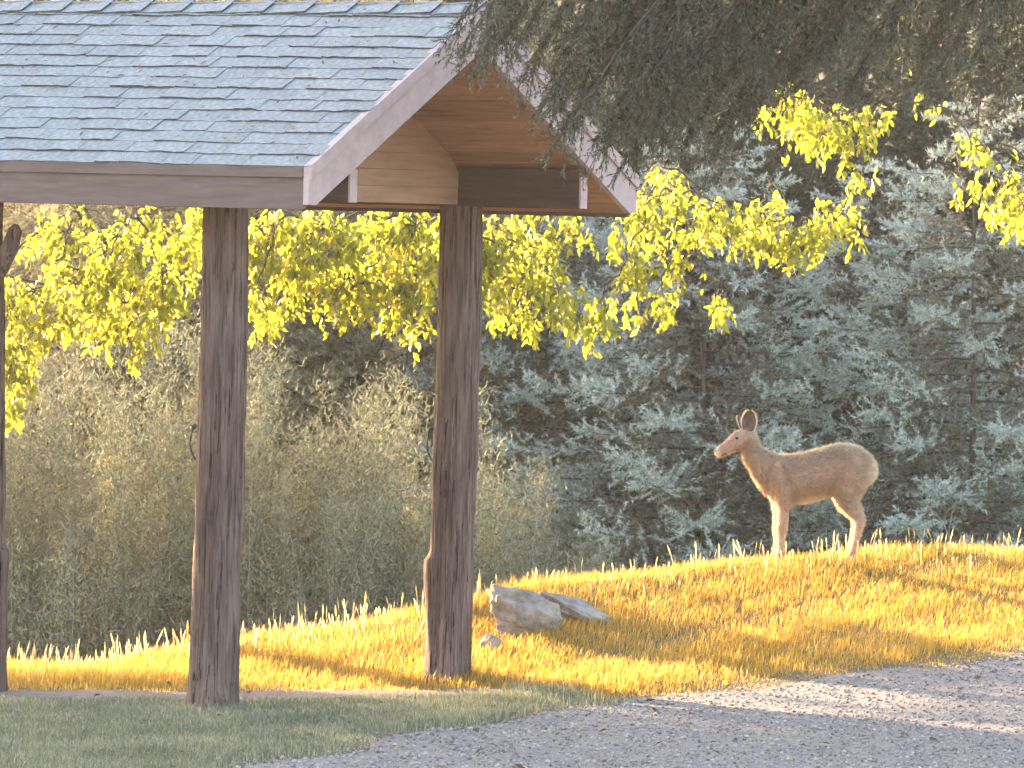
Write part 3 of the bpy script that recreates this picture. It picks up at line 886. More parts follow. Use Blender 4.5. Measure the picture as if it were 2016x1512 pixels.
# a few stalks that stand out against the trees
sp = [(1450, 1062, 1468, 1105, 45.0), (1360, 1090, 1362, 1117, 44.7), (1617, 1060, 1622, 1100, 45.1), (1643, 1042, 1638, 1098, 45.15), (1732, 1070, 1727, 1092, 45.3), (1790, 1065, 1798, 1092, 45.4),
      (520, 1228, 508, 1275, 42.7), (505, 1235, 500, 1280, 42.7), (535, 1245, 528, 1275, 42.7), (250, 1262, 247, 1300, 42.5), (680, 1200, 676, 1250, 43.0), (715, 1205, 712, 1240, 43.1), (770, 1190, 775, 1225, 43.3), (1056, 1115, 1050, 1140, 43.9), (945, 1120, 938, 1160, 43.7)]
vv, ff = [], []
for (ax_, ay_, bx_, by_, d) in sp:
    a_ = at(ax_, ay_, d); b_ = at(bx_, by_, d); b_[2] = min(b_[2], float(height(b_[0], d))) - .01
    for q in range(3):
        j = g.normal(0, .004, 3); s_ = np.array([1, .3, 0]) * (.004 - .0008 * q)
        top = a_ + j * (q > 0) * 3 - np.array([0, 0, .02]) * q
        m_ = b_ * .4 + top * .6
        o_ = len(vv); vv += [b_ - s_ * .6, b_ + s_ * .6, m_ - s_ * .7, m_ + s_ * .7, top * .8 + b_ * .2 - s_ * 1.3, top * .8 + b_ * .2 + s_ * 1.3, top]
        ff += [(o_, o_ + 1, o_ + 3), (o_, o_ + 3, o_ + 2), (o_ + 2, o_ + 3, o_ + 5), (o_ + 2, o_ + 5, o_ + 4), (o_ + 4, o_ + 5, o_ + 6)]
V = np.concatenate([V1, np.array(vv)]); F = np.concatenate([F1, np.array(ff) + len(V1)])
tag(obj('seed_stalks', mesh_np('seed_stalks', V, F, False, [M['seed_grass']])), 'tall dry seed stalks along the top of the bank', 'grass', kind='stuff')

# lawn in the shade this side of the shelter
n = 240000
x = g.uniform(-4.2, 1.1, n); y = g.uniform(33.6, 41.2, n)
edge = x - (road_left(y) + wob(x, y))
keep = (edge < g.exponential(.07, n) - .06) & (y < np.interp(x, [-5, -3, -1.76, -.6, .1, .7], [39.35, 39.45, 39.6, 40.2, 41.0, 40.5]) + wob(x * 1.3, y) * .6 + .25 * g.random(n) ** 3)
keep &= g.random(n) < np.clip((.05 - edge) / .5, .08, 1)
x, y = x[keep], y[keep]
h = (.025 + .035 * g.random(len(x))) * (.7 + .6 * patch(x, y, 3.3, .2)) * np.interp(x, [-.8, .3], [1, 1.7])
V, F = blades(x, y, height(x, y) - .003, h, g.uniform(.004, .0065, len(x)), g.uniform(0, 6.28, len(x)), g.uniform(.1, .9, len(x)), g)
tag(obj('lawn_grass', mesh_np('lawn_grass', V, F, False, [M['lawn']])), 'short grey-green lawn in the shade before the shelter', 'grass', kind='stuff')

# ------------------------------------------------------------------ trees
def needles(P, D, L, w, g, spread=.8):
    n = len(P)
    perp = norm(np.cross(D, g.normal(size=(n, 3))))
    nd = norm(D * .75 + perp * spread)
    sd = norm(np.cross(nd, g.normal(size=(n, 3)))) * (w / 2)
    tip = P + nd * L[:, None]
    V = np.stack([P - sd, P + sd, tip], 1).reshape(-1, 3)
    return V

def conifer(seed, H, Rm, z0, nb, tw=.055, dens=95, nl=.028, nw=.0042, droop=.30, up=.12, hang=.15, power=.8, twl=.34, asc=0.0, keep=None, puff=.16):
    """trunk and limb mesh arrays, needle mesh arrays; origin at the foot of the trunk"""
    g = np.random.default_rng(seed)
    wood = MB()
    zz = np.linspace(0, H, 14)
    wood.tube(np.stack([.03 * np.sin(zz), .03 * np.cos(zz * 1.3), zz], -1), np.maximum(.0065 * (H - zz) + .008, .008), 10)
    TP, TD, TL, TS = [], [], [], []
    for i in range(nb):
        f = (i + g.uniform(-.4, .4)) / nb
        z = z0 + (H - z0) * np.clip(f, 0, .985) ** 1.05
        L = Rm * ((H - z) / (H - z0)) ** power * g.uniform(.72, 1.12) + .12
        az = i * 2.39996 + g.normal(0, .25)
        if keep is not None and not keep(az, z, L): continue
        o = np.array([math.cos(az), math.sin(az), 0]); sidev = np.array([-o[1], o[0], 0])
        s = np.linspace(0, 1, 12)
        dr = droop * g.uniform(.7, 1.3)
        pz = L * (asc * s + up * s - dr * s ** 1.6 + .16 * s ** 4)
        bend = g.normal(0, .12) * L
        pts = o * (L * s)[:, None] + sidev * (bend * s * s)[:, None] + np.array([0, 0, 1]) * (z + pz)[:, None]
        wood.tube(pts, np.linspace(.005 + .006 * L, .002, 12), 5)
        nt_ = max(6, int(L / tw))
        ss = g.uniform(.03, 1.0, nt_) ** .8
        sg = np.where(g.random(nt_) < .5, -1, 1)
        base = np.stack([np.interp(ss, s, pts[:, k]) for k in range(3)], -1)
        tg = norm(np.gradient(pts, axis=0)); tg = np.stack([np.interp(ss, s, tg[:, k]) for k in range(3)], -1)
        lt = (twl * L * (1 - ss) ** .6 + .10) * g.uniform(.55, 1.15, nt_)
        lt = np.minimum(lt, .75)
        d = norm(tg * .75 + sidev * (sg * g.uniform(.35, 1.0, nt_))[:, None] + np.array([0, 0, 1]) * g.normal(-hang, puff, nt_)[:, None])
        TP.append(base); TD.append(d); TL.append(lt); TS.append(ss)
        TP.append(pts[-4:-1]); TD.append(tg[:3] * 0 + norm(pts[-1] - pts[-4])); TL.append(np.full(3, .18)); TS.append(np.ones(3))
    TP, TD, TL = map(np.concatenate, (TP, TD, TL))
    cnt = np.maximum(4, (TL * dens).astype(int))
    ix = np.repeat(np.arange(len(TP)), cnt)
    u = g.random(len(ix)) ** .7
    P = TP[ix] + TD[ix] * (TL[ix] * u)[:, None] + np.array([0, 0, -1]) * (hang * .8 * TL[ix] * u * u)[:, None]
    V = needles(P, TD[ix], nl * g.uniform(.7, 1.2, len(ix)), nw, g)
    young = (np.concatenate(TS)[ix] + .35 * (u - .5) + g.normal(0, .08, len(ix))) > .50
    # the twigs themselves
    e = TP + TD * TL[:, None] + np.array([0, 0, -1]) * (hang * .8 * TL)[:, None]
    sdw = norm(np.cross(TD, g.normal(size=TD.shape))) * .0022
    VT = np.stack([TP - sdw, TP + sdw, e], 1).reshape(-1, 3)
    return wood, V, VT, young

def conifer_meshes(seed, leaf, name, **kw):
    wood, V, VT, young = conifer(seed, **kw)
    o = len(wood.v)
    wood.add(VT, np.arange(len(VT)).reshape(-1, 3))
    return wood.mesh('trunk', [M['bark']], True), mesh_np('crown', V, np.arange(len(V)).reshape(-1, 3), False, list(leaf) if isinstance(leaf, tuple) else [leaf], young.astype(int) if isinstance(leaf, tuple) else None)

def plant(name, meshes, x, y, label, cat, group, rz=0, s=1.0, dz=0.0, sz=None):
    t = empty(name, (x, y, float(height(x, y)) - .05 + dz), rz)
    t.scale = (s, s, sz or s)
    tag(t, label, cat, group)
    obj('trunk', meshes[0], t); c = obj('crown', meshes[1], t)
    return t

BL = (M['spruce_old'], M['spruce'])
blueA = conifer_meshes(101, BL, 'blueA', H=5.6, Rm=2.4, z0=.3, nb=105, tw=.027, dens=110, nl=.046, nw=.0135, droop=.22, hang=-.06, puff=.36, power=.6, twl=.30)
blueB = conifer_meshes(102, BL, 'blueB', H=5.9, Rm=2.25, z0=.3, nb=105, tw=.027, dens=110, nl=.046, nw=.0135, droop=.26, hang=-.06, puff=.36, power=.6, twl=.30)
firA = conifer_meshes(103, M['fir'], 'firA', H=10.5, Rm=2.4, z0=.5, nb=210, tw=.045, dens=75, nl=.055, nw=.015, droop=.42, hang=.35)
junA = conifer_meshes(104, M['juniper'], 'junA', H=6.4, Rm=2.3, z0=.2, nb=190, tw=.036, dens=80, nl=.055, nw=.0105, droop=.10, hang=.05, asc=.28, power=.55, twl=.42)
junB = conifer_meshes(105, M['juniper'], 'junB', H=5.8, Rm=2.5, z0=.2, nb=190, tw=.036, dens=80, nl=.055, nw=.0105, droop=.22, hang=.25, asc=.20, power=.5, twl=.42)

GS = 'spruces behind the grassy bank'
def spot(px, d): return at(px, 700, d)[0], d
x, y = spot(1385, 54.2); plant('blue_spruce', blueA, x, y, 'large blue-green spruce directly behind the standing deer', 'spruce', GS, 0.4, .92)
x, y = spot(1915, 53.6); plant('blue_spruce', blueB, x, y, 'pale blue-green spruce at the right edge behind the deer', 'spruce', GS, 1.9, .90)
x, y = spot(1075, 56.0); plant('blue_spruce', blueB, x, y, 'blue-green spruce showing just right of the rear post', 'spruce', GS, 3.7, .9)
x, y = spot(1660, 57.5); plant('fir_tree', firA, x, y, 'dark fir filling the gap between the two right-hand spruces', 'fir', 'firs behind the bank', .3, 1.0)
GJ = 'junipers on the slope behind the shelter'
x, y = spot(1730, 55.4); plant('blue_spruce', blueA, x, y, 'dull blue-green spruce behind the rump of the deer', 'spruce', GS, 2.4, .86)
x, y = spot(690, 56.5); plant('juniper', junA, x, y, 'tall olive juniper seen between the two shelter posts', 'juniper', GJ, 2.2, 1.05)
x, y = spot(200, 56.6); plant('juniper', junB, x, y, 'broad olive-brown juniper seen left of the front post', 'juniper', GJ, .9, 1.1)
x, y = spot(450, 58.5); plant('juniper', junA, x, y, 'olive juniper rising behind the front shelter post', 'juniper', GJ, 4.0, 1.15)
x, y = spot(-130, 59.0); plant('juniper', junB, x, y, 'olive juniper cut by the left edge of the view', 'juniper', GJ, 5.0, 1.05)
x, y = spot(890, 59.0); plant('juniper', junB, x, y, 'olive juniper hidden mostly by the rear shelter post', 'juniper', GJ, 3.0, 1.2)
def brush_mesh(seed, nst, Rx, H):
    """many thin arching stems with fine upright sprays, rounded and ragged"""
    g = np.random.default_rng(seed); wood = MB(); P, D = [], []
    for k in range(nst):
        a = g.uniform(0, 6.28); r = Rx * math.sqrt(g.random()); f = r / Rx
        hh = H * (1 - .55 * f ** 2.2) * g.uniform(.45, 1.08)
        b0 = np.array([math.cos(a) * r * .55, math.sin(a) * r * .55, 0]); e = np.array([math.cos(a) * r * 1.1, math.sin(a) * r * 1.1, hh]) + np.append(g.normal(0, .12, 2), 0)
        s_ = np.linspace(0, 1, 7)[:, None]
        cur = b0 + (e - b0) * s_ + np.array([0, 0, .22 * hh]) * (s_ * (1 - s_) * 2) + np.append(g.normal(0, .10, 2), 0) * (s_ * (1 - s_) * 4)
        wood.tube(cur, np.linspace(.009, .002, 7), 4)
        n = int(40 + 210 * hh); u = g.uniform(.08, 1.02, n)
        q = np.stack([np.interp(u, s_[:, 0], cur[:, z_]) for z_ in range(3)], -1) + g.normal(0, .075, (n, 3))
        P.append(q); D.append(norm(np.array([0, 0, .55]) + (e - b0) / np.linalg.norm(e - b0) * .6 + g.normal(0, .55, (n, 3))))
    P, D = np.concatenate(P), np.concatenate(D)
    V = needles(P, D, .070 * g.uniform(.5, 1.3, len(P)), .0115, g, .6)
    return wood.mesh('trunk', [M['dead_twig']], True), mesh_np('crown', V, np.arange(len(V)).reshape(-1, 3), False, [M['brush']])
brA = brush_mesh(201, 200, 1.5, 3.75); brB = brush_mesh(202, 200, 1.4, 3.5)
GB = 'brush on the slope behind the shelter'
for (px, d, sxy, sz_, rz_, lab) in [(70, 50.0, 1.0, 1.0, .4, 'tangled olive brush at the far left below the hanging leaves'), (330, 50.7, 1.05, 1.08, 2.0, 'tangled olive brush just left of the front post'), (585, 50.2, 1.0, 1.02, 3.3, 'tangled olive brush just right of the front post'),
                                    (800, 50.9, 1.0, .95, 5.1, 'tangled olive brush just left of the rear post'), (-190, 50.5, 1.0, 1.0, 1.2, 'tangled olive brush beyond the left edge of the view'), (985, 51.6, .8, .72, 4.4, 'low tangled brush just right of the rear post')]:
    x, y = spot(px, d); plant('brush', brA if rz_ < 3 else brB, x, y, lab, 'bush', GB, rz_, sxy, 0, sz_)
# second row that closes the view
row = [(-60, 64, 'fir', 1.0), (270, 65, 'fir', .95), (560, 64, 'fir', 1.05), (840, 65, 'fir', 1.0), (1100, 63, 'fir', 1.1), (1330, 64, 'fir', 1.1), (1560, 61, 'fir', 1.15), (1800, 61, 'fir', 1.1), (2080, 61, 'fir', 1.1), (2330, 60, 'fir', 1.1)]
words = ['first', 'second', 'third', 'fourth', 'fifth', 'sixth', 'seventh', 'eighth', 'ninth', 'tenth']
for k, (px, d, kd, s) in enumerate(row):
    x, y = spot(px, d)
    plant('fir_tree' if kd == 'fir' else 'blue_spruce', firA if kd == 'fir' else blueA, x, y, f'shaded conifer in the back row, {words[k]} from the left', 'conifer', 'back row of conifers', 1.7 * k, s)

# unseen tall stand added to the back left to shade the trees behind the bank
for k, (w_, s_, sc, kind) in enumerate([(41.6, 60, 1.35, 0), (44.6, 62, 1.5, 0), (47.6, 60, 1.4, 0), (50.6, 62, 1.5, 0), (53.6, 60, 1.4, 0)]):
    sa, c_ = math.sin(R(SUN_AZ)), math.cos(R(SUN_AZ))
    x, y = w_ * sa + s_ * c_, -w_ * c_ + s_ * sa
    plant('fir_tree', firA, x, y, f'tall fir added out of view on the left to shade the trees, {words[k]} from the shelter', 'fir', 'added shade firs', k * 1.1, sc)

# bare bleached branches among the junipers
def twig_tree(b, p, d, L, r, depth, g):
    n = 7
    pts = [np.array(p)]
    dd = np.array(d, float)
    for i in range(n):
        dd = norm(dd + g.normal(0, .16, 3)); pts.append(pts[-1] + dd * L / n)
    b.tube(np.array(pts), np.linspace(r, r * .45, n + 1), 5)
    if depth:
        for k in range(3):
            i = g.integers(2, n + 1)
            twig_tree(b, pts[i], norm(dd + g.normal(0, .7, 3)), L * g.uniform(.4, .7), r * .5, depth - 1, g)
for q, (px0, py0, px1, py1, lab) in enumerate([(150, 1000, 60, 740, 'bare bleached branch beside the hanging leaves at far left'), (330, 1010, 235, 830, 'bare forked grey branch left of the front post'),
                                              (140, 1270, 170, 1110, 'bare upright twigs above the grass at lower left'), (520, 1180, 600, 1110, 'thin bare twigs right of the front post'), (1880, 1090, 1850, 960, 'bare grey branch low on the spruce right of the deer')]):
    d = 54.6 if px0 < 1000 else 51.9
    g = np.random.default_rng(60 + q)
    p0, p1 = at(px0, py0, d), at(px1, py1, d - .2)
    foot = np.array([p0[0] + .1, d, float(height(p0[0], d)) - .05])
    b = MB()
    L = np.linalg.norm(p1 - p0)
    b.tube(np.array([foot, (foot + p0) / 2 + [.04, 0, 0], p0]), [.009, .008, .007], 6)
    twig_tree(b, p0, norm(p1 - p0), L, .007, 2, g)
    twig_tree(b, p0 * .6 + foot * .4, norm(p1 - p0 + [.5 * L, 0, 0]), L * .8, .006, 2, g)
    o = b.build('dead_branch', M['dead_twig'], None, True)
    tag(o, lab, 'branch', 'bare branches behind the bank')

# broadleaf trees with leaves hanging into the sun
def leaves(P, L, Wd, down, g, spread=.5):
    n = len(P)
    ax = norm(down + g.normal(0, spread, (n, 3)))
    sd = norm(np.cross(ax, g.normal(size=(n, 3)))); nr = np.cross(ax, sd)
    L = L[:, None]; Wd = Wd[:, None]
    a = P; e = P + ax * L - nr * L * .06
    m1 = P + ax * L * .38 + nr * L * .03
    l1 = P + ax * L * .36 + sd * Wd * .5 + nr * Wd * .12; r1 = P + ax * L * .36 - sd * Wd * .5 + nr * Wd * .12
    l2 = P + ax * L * .72 + sd * Wd * .30 + nr * Wd * .04; r2 = P + ax * L * .72 - sd * Wd * .30 + nr * Wd * .04
    V = np.stack([a, l1, l2, e, r2, r1, m1], 1).reshape(-1, 3)
    o = (np.arange(n) * 7)[:, None]
    F = np.concatenate([o + [0, 6, 1], o + [1, 6, 2], o + [2, 6, 3], o + [3, 6, 4], o + [4, 6, 5], o + [5, 6, 0]], 0)
    return V, F

clL = [(15, 620, 42, 80, 1), (25, 740, 32, 70, 1), (20, 800, 20, 30, 1), (70, 600, 60, 50, .9), (150, 560, 70, 60, .9), (200, 640, 70, 40, .9), (130, 500, 40, 50, .6), (270, 600, 60, 70, .9), (262, 685, 18, 30, .7),
       (320, 560, 60, 50, .8), (345, 470, 50, 60, .8), (230, 490, 60, 50, .8), (90, 450, 40, 45, .6), (385, 430, 40, 40, .7), (50, 690, 40, 40, .6), (-50, 620, 50, 90, .6), (160, 430, 60, 40, .3), (270, 430, 60, 40, .25)]
clM = [(520, 600, 35, 45, 1), (540, 480, 60, 70, 1), (590, 560, 60, 60, 1), (640, 480, 70, 70, 1), (690, 570, 50, 55, 1), (740, 500, 60, 80, 1), (790, 590, 50, 55, 1), (820, 480, 45, 70, 1), (808, 635, 20, 28, .9),
       (600, 430, 80, 30, .7), (760, 430, 80, 30, .8), (440, 480, 60, 70, .8), (900, 520, 70, 90, .9),
       (980, 480, 45, 70, 1), (1000, 560, 50, 45, 1), (1060, 520, 50, 60, .9), (1080, 440, 80, 40, .7), (1100, 590, 50, 40, .9), (1140, 635, 28, 34, .9), (1010, 625, 50, 25, .7)]
clR = [(1180, 610, 38, 28, .8), (1230, 592, 22, 26, .7), (1300, 580, 30, 38, .7), (1300, 525, 50, 45, .6), (1420, 600, 14, 45, .6), (1270, 405, 40, 42, 1), (1325, 385, 28, 40, 1), (1390, 405, 22, 32, 1), (1440, 430, 55, 36, 1),
       (1500, 440, 50, 45, 1), (1570, 465, 60, 40, 1), (1640, 440, 60, 50, .7), (1350, 450, 60, 30, .6), (1250, 450, 50, 40, .6), (1230, 520, 40, 40, .5), (1600, 225, 60, 40, 1), (1545, 200, 55, 38, .8), (1670, 240, 55, 38, 1), (1630, 270, 55, 20, .7), (1980, 385, 38, 48, 1), (2010, 420, 30, 36, 1),
       (1910, 290, 40, 40, .4), (1300, 330, 45, 30, .4), (1900, 355, 30, 20, .4), (1700, 330, 60, 40, .15), (1780, 200, 60, 40, .12), (2090, 380, 80, 80, .8), (1510, 380, 20, 20, .5)]
def leaf_tree(label, tx, ty, clusters, dmin, dmax, seed, spines):
    g = np.random.default_rng(seed)
    zb = float(height(tx, ty)) - .08
    t = empty('broadleaf_tree', (tx, ty, zb))
    tag(t, label, 'tree', 'broadleaf trees hanging over the bank')
    O = np.array([tx, ty, zb])
    wood = MB()
    top = 5.6 - zb
    zz = np.linspace(0, top, 12)
    wood.tube(np.stack([.06 * np.sin(zz * .8), .05 * np.sin(zz * 1.1), zz], -1), np.linspace(.15, .06, 12), 12)
    sps = []
    for (x1, y1, z1) in spines:
        s = np.linspace(0, 1, 24)
        z_from = min(4.6, z1 - .3)
        pts = np.stack([tx + (x1 - tx) * s, ty + (y1 - ty) * s, z_from + (z1 - z_from) * np.sin(s * math.pi * .5)], -1)
        pts += np.stack([.05 * np.sin(s * 9), .08 * np.sin(s * 7 + 1), .05 * np.sin(s * 11)], -1) * s[:, None]
        sps.append(pts); wood.tube(pts - O, np.linspace(.06, .014, 24), 7)
    allp = np.concatenate(sps)
    PV, LL = [], []
    done = []
    for (px, py, rx, ry, den) in sorted(clusters, key=lambda q: q[1]):
        d = g.uniform(dmin, dmax)
        k = d / FPX
        c = at(px, py, d)
        upr = c + np.array([0, 0, ry * k * .5])
        i = np.argmin(np.linalg.norm((allp - c) * [1, .5, .6], axis=1)); a = allp[i]
        best = np.linalg.norm(a - c)
        for e in done:                                    # hang from a bough that is already there when one is near
            if e[2] > upr[2] - .05 and np.linalg.norm(e - upr) < .75 * best:
                best = np.linalg.norm(e - upr) / .75; a = e
        done.append(c)
        s = np.linspace(0, 1, 11)[:, None]
        mid_ = a * .35 + upr * .65 + np.array([g.normal(0, .12), g.normal(0, .12), .25 * abs(a[0] - upr[0]) + .05])
        cur = (1 - s) ** 2 * a + 2 * s * (1 - s) * mid_ + s * s * c
        cur = cur + np.stack([np.sin(s[:, 0] * 9 + px) * .025, 0 * s[:, 0], np.cos(s[:, 0] * 11 + py) * .02], -1) * (s * (1 - s) * 4)
        wood.tube(cur - O, np.linspace(.010, .004, 11), 5)
        # leaves strung along the bough itself
        nb_ = int(14 * best * min(1, den + .2))
        if nb_ > 2:
            tt = g.random(nb_) ; q_ = np.stack([np.interp(tt, s[:, 0], cur[:, z_]) for z_ in range(3)], -1)
            PV.append(q_ + g.normal(0, .035, (nb_, 3)) + [0, 0, -.03]); LL.append(np.full(nb_, .95))
        area = rx * ry * k * k * 3.14
        nn = int(den * area * 3500) + 10
        nspr = max(3, int(nn / 11))
        sx0 = g.uniform(-1, 1, nspr); sz0 = g.uniform(-.75, 1, nspr); ok = sx0 ** 2 + np.clip(sz0, -1, .9) ** 2 < 1.15
        sx0, sz0 = sx0[ok], sz0[ok]
        start = c + np.stack([sx0 * rx * k, g.normal(0, .16, len(sx0)), sz0 * ry * k], -1)
        for q in start:
            if g.random() < .6:
                wood.tube(np.array([upr, (upr + q) / 2 + [0, 0, .04], q]) - O, [.0035, .003, .002], 4)
            m_ = g.integers(8, 15); ln = g.uniform(.08, .20)
            dirn = norm(np.array([g.normal(0, .4), g.normal(0, .4), -1]))
            PV.append(q + dirn * (ln * np.linspace(0, 1, m_))[:, None] + g.normal(0, .012, (m_, 3))); LL.append(np.full(m_, g.uniform(.85, 1.15)))
    PV = np.concatenate(PV) - O; LL = np.concatenate(LL)
    V, F = leaves(PV, LL * g.uniform(.048, .090, len(PV)), LL * g.uniform(.024, .040, len(PV)), np.array([.0, -.1, -1.0]), g, .55)
    tr_ = wood.build('trunk', M['bark'], t, True)
    cr = obj('crown', mesh_np('crown', V, F, False, [M['leaf']]), t); cr['kind'] = 'stuff'
    return t
leaf_tree('broadleaf tree with sunlit yellow-green leaves hanging left of the front post', -4.9, 47.6, clL, 46.6, 47.6, 71, [(-2.0, 47.2, 5.1), (-3.4, 46.7, 4.9)])
x, y = spot(893, 48.6)
leaf_tree('broadleaf tree with sunlit leaves hanging between and beside the shelter posts', x, 48.6, clM, 46.9, 48.0, 72, [(-2.4, 47.6, 5.2), (.9, 47.5, 5.1), (-1.2, 47.2, 5.4)])
leaf_tree('broadleaf tree with scattered sunlit leaves hanging above the deer', 5.3, 48.8, clR, 47.2, 48.4, 73, [(.7, 47.7, 5.0), (2.2, 47.5, 5.3), (6.6, 48.5, 5.2)])

# near fir whose dark boughs hang before the gable
def hanging_fir():
    g = np.random.default_rng(88)
    tx, ty = 4.9, 38.3
    zb = float(height(tx, ty)) - .08
    O = np.array([tx, ty, zb])
    t = empty('fir_tree', (tx, ty, zb))
    tag(t, 'near dark fir whose drooping boughs hang in front of the gable', 'fir', 'near fir')
    wood = MB()
    zz = np.linspace(0, 11, 16)
    wood.tube(np.stack([.05 * np.sin(zz * .5), .04 * np.sin(zz * .7), zz], -1), np.linspace(.24, .04, 16), 14)
    TP, TD, TL = [], [], []
    tips = [(905, 40, 37.2), (935, 110, 37.3), (1010, 95, 37.0), (1075, 190, 37.2), (1110, 250, 37.4), (1060, 90, 37.9), (1150, 150, 37.5), (1180, 260, 37.9), (1230, 120, 37.3), (1240, 300, 38.2), (1300, 240, 37.7), (1320, 90, 37.1),
            (1370, 180, 37.9), (1400, 300, 38.6), (1450, 60, 37.4), (1470, 220, 38.4), (1560, 120, 38.0), (1640, 60, 37.6), (1560, 30, 38.7), (1750, 120, 38.6), (1830, 70, 38.0), (1900, 150, 38.9), (1980, 60, 38.2), (2060, 160, 38.5), (980, 20, 37.8), (1130, 60, 37.1),
            (1250, 30, 37.6), (1700, 20, 37.4), (1180, 60, 38.1), (1280, 170, 38.5), (1210, 200, 37.1), (1130, 235, 37.0), (1085, 215, 37.6), (1190, 270, 37.3), (1260, 255, 37.2), (1310, 280, 38.0), (1360, 250, 37.4), (1420, 240, 37.9), (1150, 190, 37.8), (1090, 130, 37.3), (1040, 130, 37.6), (960, 85, 37.5), (1000, 60, 37.3), (920, 75, 37.0), (1330, 200, 37.2), (1400, 130, 37.5), (1480, 140, 37.8), (1240, 210, 37.9), (1540, 170, 38.1), (1600, 130, 37.4), (1680, 160, 37.9), (1740, 90, 37.3), (1800, 150, 38.3), (1860, 120, 37.6), (1930, 90, 37.9), (1990, 150, 38.3), (1620, 90, 38.4), (1500, 90, 37.3), (1950, 30, 37.4), (1850, 30, 38.5), (2040, 100, 37.8)]
    for (px, py, d) in tips:
        e = at(px, py, d)
        hz = math.hypot(e[0] - tx, e[1] - ty)
        st = np.array([tx, ty, e[2] + .9 + .22 * hz + g.uniform(-.2, .4)])
        s = np.linspace(0, 1, 26)
        m_ = np.array([(tx + 2.2 * e[0]) / 3.2, (ty + 2.2 * e[1]) / 3.2, st[2] + .12 * hz])
        pts = ((1 - s) ** 2)[:, None] * st + (2 * s * (1 - s))[:, None] * m_ + (s * s)[:, None] * e
        wood.tube(pts - O, np.linspace(.035, .004, 26), 6)
        hor = norm(np.array([e[0] - tx, e[1] - ty, 0])); sidev = np.array([-hor[1], hor[0], 0])
        nt_ = int(36 + hz * 18)
        ss = g.uniform(.12, 1, nt_) ** .38
        base = np.stack([np.interp(ss, s, pts[:, k]) for k in range(3)], -1)
        dirn = norm(hor * g.uniform(.0, .55, nt_)[:, None] + sidev * g.normal(0, .45, nt_)[:, None] + np.array([0, 0, -1]) * g.uniform(.5, 1.2, nt_)[:, None])
        lt = g.uniform(.14, .50, nt_) * (1.15 - .45 * ss)
        TP.append(base); TD.append(dirn); TL.append(lt)
        # side shoots of each hanging branchlet
        for q in range(2):
            f_ = g.uniform(.2, .9, nt_)
            TP.append(base + dirn * (lt * f_)[:, None]); TD.append(norm(dirn + g.normal(0, .55, (nt_, 3)))); TL.append(lt * .45)
    TP, TD, TL = map(np.concatenate, (TP, TD, TL))
    cnt = np.maximum(6, (TL * 125).astype(int)); ix = np.repeat(np.arange(len(TP)), cnt); u = g.random(len(ix))
    P = TP[ix] + TD[ix] * (TL[ix] * u)[:, None] - O
    V = needles(P, TD[ix], .028 * g.uniform(.7, 1.25, len(ix)), .0068, g, .55)
    sdw = norm(np.cross(TD, g.normal(size=TD.shape))) * .0025
    VT = np.stack([TP - sdw, TP + sdw, TP + TD * TL[:, None]], 1).reshape(-1, 3) - O
    wood.add(VT, np.arange(len(VT)).reshape(-1, 3))
    wood.build('trunk', M['bark'], t, True)
    young = (u + g.normal(0, .15, len(ix))) > .72
    obj('crown', mesh_np('crown', V, np.arange(len(V)).reshape(-1, 3), False, [M['fir'], M['fir_tip']], young.astype(int)), t)['kind'] = 'stuff'
hanging_fir()

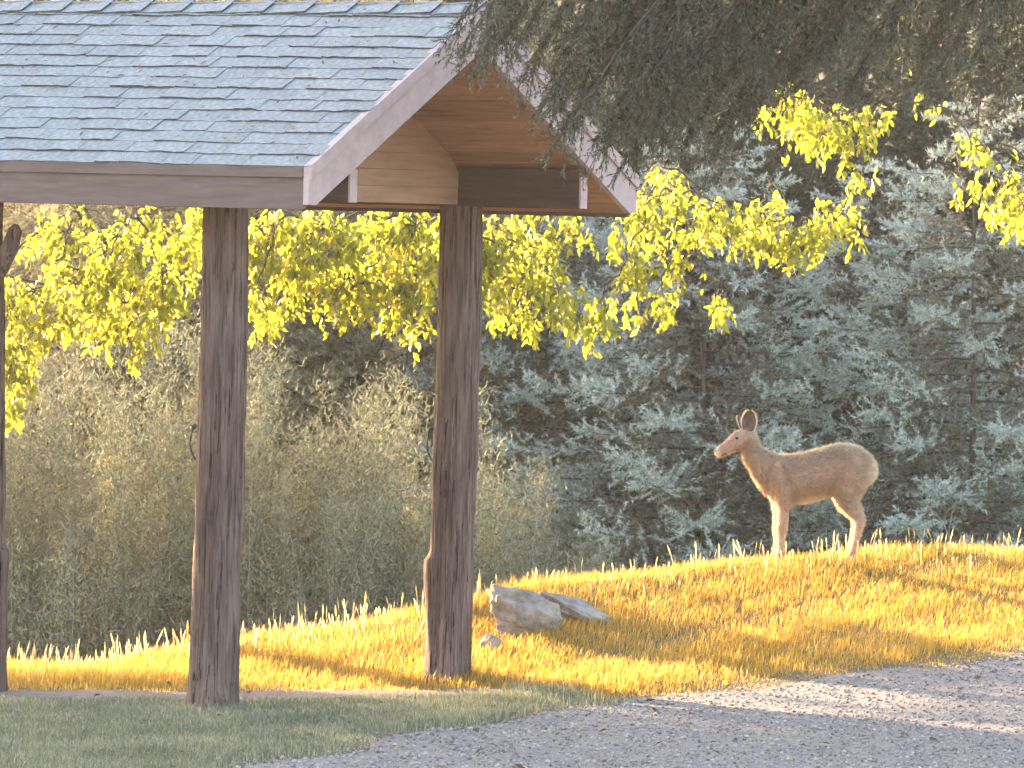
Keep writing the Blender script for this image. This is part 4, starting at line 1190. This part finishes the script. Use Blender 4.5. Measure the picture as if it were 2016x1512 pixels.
# big shade tree off to the left: crown shaped so its shade lies over the shelter and the near ground
def shade_tree():
    g = np.random.default_rng(99)
    sa, c_ = math.sin(R(SUN_AZ)), math.cos(R(SUN_AZ))
    W0, S0 = 24.6, 46.0
    def ws(w, s): return np.stack([w * sa + s * c_, -w * c_ + s * sa], -1)
    tx, ty = ws(np.array(W0), np.array(S0))
    zb = float(height(tx, ty)) - .1
    t = empty('shade_tree', (tx, ty, zb))
    tag(t, 'large broadleaf shade tree beyond the left of the view', 'tree')
    wood = MB(); zz = np.linspace(0, 8, 12)
    wood.tube(np.stack([.1 * np.sin(zz * .5), .1 * np.sin(zz * .7), zz], -1), np.linspace(.42, .10, 12), 14)
    P = []
    for (w0, s0, z0, rw, rs_, rz, n) in ((24.0, 46, 2.6 - zb, 3.7, 3.4, 2.3, 6000), (25.4, 46, 7.4 - zb, 6.1, 4.4, 3.7, 19500), (30.3, 46, 6.2 - zb, 2.3, 3.0, .9, 330)):  # last sparse lobe added to dapple the sun on the gravel
        q = norm(g.normal(size=(n, 3))) * (g.random((n, 1)) ** .42) * np.array([rw, rs_, rz])
        xy = ws(q[:, 0] + w0, q[:, 1] + s0) - np.array([tx, ty])
        P.append(np.concatenate([xy, (q[:, 2] + z0)[:, None]], 1))
        for k in range(26 if n > 1000 else 8):
            e = P[-1][g.integers(0, n)]; st = np.array([0, 0, min(7.8, max(1.5, e[2] * .7))])
            wood.tube(np.array([st, (st + e) / 2 + [0, 0, .4], e]), [.10, .06, .015], 6)
    P = np.concatenate(P)
    V, F = leaves(P, g.uniform(.22, .36, len(P)), g.uniform(.14, .22, len(P)), np.array([0, 0, -1.0]), g, .8)
    wood.build('trunk', M['bark'], t, True)
    obj('crown', mesh_np('crown', V, F, False, [M['shade_leaf']]), t)['kind'] = 'stuff'
shade_tree()

# ------------------------------------------------------------------ sunlit evening haze
b = MB(); b.box((-1000, -400, -4.5), (1000, 1100, 17.5))
m = bpy.data.materials.new('haze'); m.use_nodes = True
nt = m.node_tree
for q in list(nt.nodes):
    if q.type == 'BSDF_PRINCIPLED': nt.nodes.remove(q)
pv = nt.nodes.new("ShaderNodeVolumePrincipled")
pv.inputs["Color"].default_value = (.97, .93, .86, 1)
pv.inputs["Density"].default_value = 0.00027
pv.inputs["Anisotropy"].default_value = 0.4
nt.links.new(pv.outputs[0], nt.nodes["Material Output"].inputs["Volume"])
hz = b.build('haze', m)
tag(hz, 'thin golden evening haze over the whole place', 'haze', kind='stuff')
